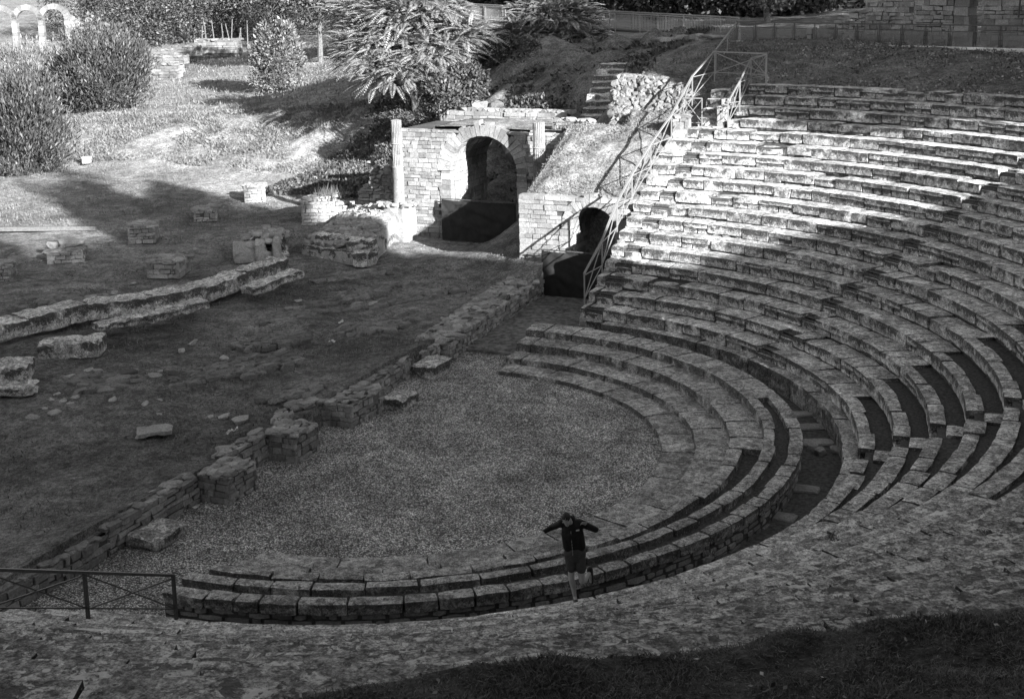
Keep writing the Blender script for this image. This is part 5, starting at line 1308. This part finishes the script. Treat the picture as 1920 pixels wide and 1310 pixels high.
# low outcrops of bedrock in the stage floor
for i, (x, y, w_, h_, lb) in enumerate([(440, 690, 2.6, 1.3, 'broad flat outcrop of dark cracked rock in the left of the stage floor'), (660, 520, 2.2, .9, 'pale flat rock patch behind the middle of the stage floor'), (720, 605, 2.4, .8, 'dark ridged rock strip in the right of the stage floor'), (770, 555, 2.6, .6, 'pale ridged rock strip before the drape wall'), (575, 590, 2.4, .5, 'narrow pale rock strip across the middle of the stage'), (690, 545, 2.6, .5, 'thin pale rock ridge pointing at the tall arch'), (640, 560, 2.8, .45, 'thin rock ridge left of the one pointing at the arch'), (120, 572, 1.0, 1.6, 'row of small flat stones sunk in turf behind the stone kerb'), (545, 735, 1.3, .6, 'small flat outcrop near the stage wall niche'), (200, 715, 1.0, 1.2, 'scatter of small sunk stones below the squarish block'), (520, 640, 1.6, 1.0, 'dark broken outcrop beside the end of the stone kerb')]):
    c = at(x, y, .75); t = thing('rock_outcrop', lb, 'rock outcrop', c); mb = MB(); ang = 1.1
    for j in range(int(60+45*w_*h_)):
        u, v = np.clip(rng.normal(0, .33, 2), -.8, .8); p = c[:2]+np.array([math.cos(ang), math.sin(ang)])*u*w_+np.array([-math.sin(ang), math.cos(ang)])*v*h_; zz_ = gh(p[0], p[1]); s_ = rng.uniform(.12, .42)
        rock(mb, (p[0], p[1], zz_+.02), s_*2.0, s_*.8, .16+.16*rng.random(), ang+rng.normal(0, .2), .14)
    mb.build('slabs', M['rock'], t)
# white litter
for x, y, z in [(432, 812, .7), (443, 808, .7), (523, 805, .8), (373, 952, .02), (640, 606, .78), (622, 642, .75), (985, 790, .02)]:
    c = at(x, y, z); mb = MB(); C = np.array([c+np.array([rng.normal(0, .05), rng.normal(0, .05), .04]) for _ in range(5)]); leaves(mb, C, rand_unit(5)*[1, 1, .2], .12, .09)
    tag(mb.build('white_scrap', M['white']), 'tiny white scrap lying on the ground', 'scrap', 'white scraps on the ground')
# stones fallen on the passage floor
for x, y in [(1525, 842), (1540, 850), (1568, 848)]:
    c = at(x, y, .12); mb = MB(); rock(mb, c+Z3*.06, .38, .3, .22); tag(mb.build('loose_stone', M['mason_dark']), 'loose stone fallen in the curved passage behind the front steps', 'stone', 'stones in the passage')

# broken bedrock standing out of the bank behind the gate
for i, (x, y, D, n_, lb) in enumerate([(985, 175, 70, 26, 'rounded bare rock face on the bank behind the arch'), (905, 185, 72, 22, 'broken rock ledges left of the bare rock face'), (1060, 165, 69, 22, 'shaded rock ledges beside the stone stair')]):
    c = pxp(x, y, D); t = thing('bank_rock', lb, 'rock', c); mb = MB()
    for j in range(n_):
        u, v = rng.uniform(-1.5, 1.5), rng.uniform(-1.2, 1.2); p = (c[0]+u, c[1]+v); k = rng.uniform(.6, 1.5); rock(mb, (p[0], p[1], gh(*p)+.45), k*1.2, k, k*.9, None, .3)
    mb.build('ledges', M['rock'], t)
# paving slabs across the passage
for x, y, w_, a_ in [(1500, 775, 1.3, 0.), (1512, 800, 1.25, .05), (1530, 828, 1.2, .1), (1500, 915, 1.1, -.2), (1455, 965, 1.2, -.5)]:
    c = at(x, y, .14); an = math.atan2(c[1], c[0]); mb = MB()
    def fn(W): q = (W-.5)*np.array([.95, .45, .12]); return np.stack([c[0]+q[:, 0]*math.cos(an)-q[:, 1]*math.sin(an), c[1]+q[:, 0]*math.sin(an)+q[:, 1]*math.cos(an), .12+q[:, 2]], 1)
    stone_block(mb, fn, 7, 4, 2, (.95, .45, .12), .02, .03, 3); tag(mb.build('paving_slab', M['mason_dark']), 'flat slab laid across the curved passage behind the front steps', 'paving slab', 'slabs across the passage')
X, Y = scatter(500, -2.5, 7, -8, 9, lambda x, y: np.hypot(x, y) < 7.1); mb = MB(); n = len(X); leaves(mb, np.stack([X, Y, X*0+.02], 1), rand_unit(n)*[1, 1, .3], rng.uniform(.03, .08, n), .05)
tag(mb.build('gravel_leaves', M['litter']), kind='stuff')

for px, D, pw, pt, pb, n, lb in [(868, 73, 90, 120, 190, 2600, 'dark bush hanging over the rock bank left of the gate top'), (955, 78, 110, 75, 135, 2600, 'dark bush between the two feathery trees'), (1010, 68, 110, 185, 228, 2200, 'low dark scrub along the parapet of the gate'), (1120, 78, 70, 80, 125, 1800, 'dark bush at the head of the stone stair'), (830, 71, 80, 150, 215, 2400, 'ivy covered bush behind the gate left of the rocks')]:
    shrub(px, D, pw, pt, pb, n, 'leafd', lb, .22, .12, .2, 30)

# weeds rooted between the near seat slabs
for x, y, k in [(1330, 1040, 10), (1168, 1046, 9), (1855, 1002, 10), (1290, 1030, 10), (1560, 1010, 10)]:
    R, z = row_rz(k); c = at(x, y, z); mb = MB(); n = 70; C = c+np.stack([rng.normal(0, .05, n), rng.normal(0, .05, n), np.zeros(n)], 1); leaves(mb, C, rand_unit(n)*[1, 1, .4]+[0, 0, .7], rng.uniform(.04, .09, n), .02)
    tag(mb.build('weed', M['grass']), 'small dark weed growing in a joint of the near seat slabs', 'weed', 'weeds between the near slabs')
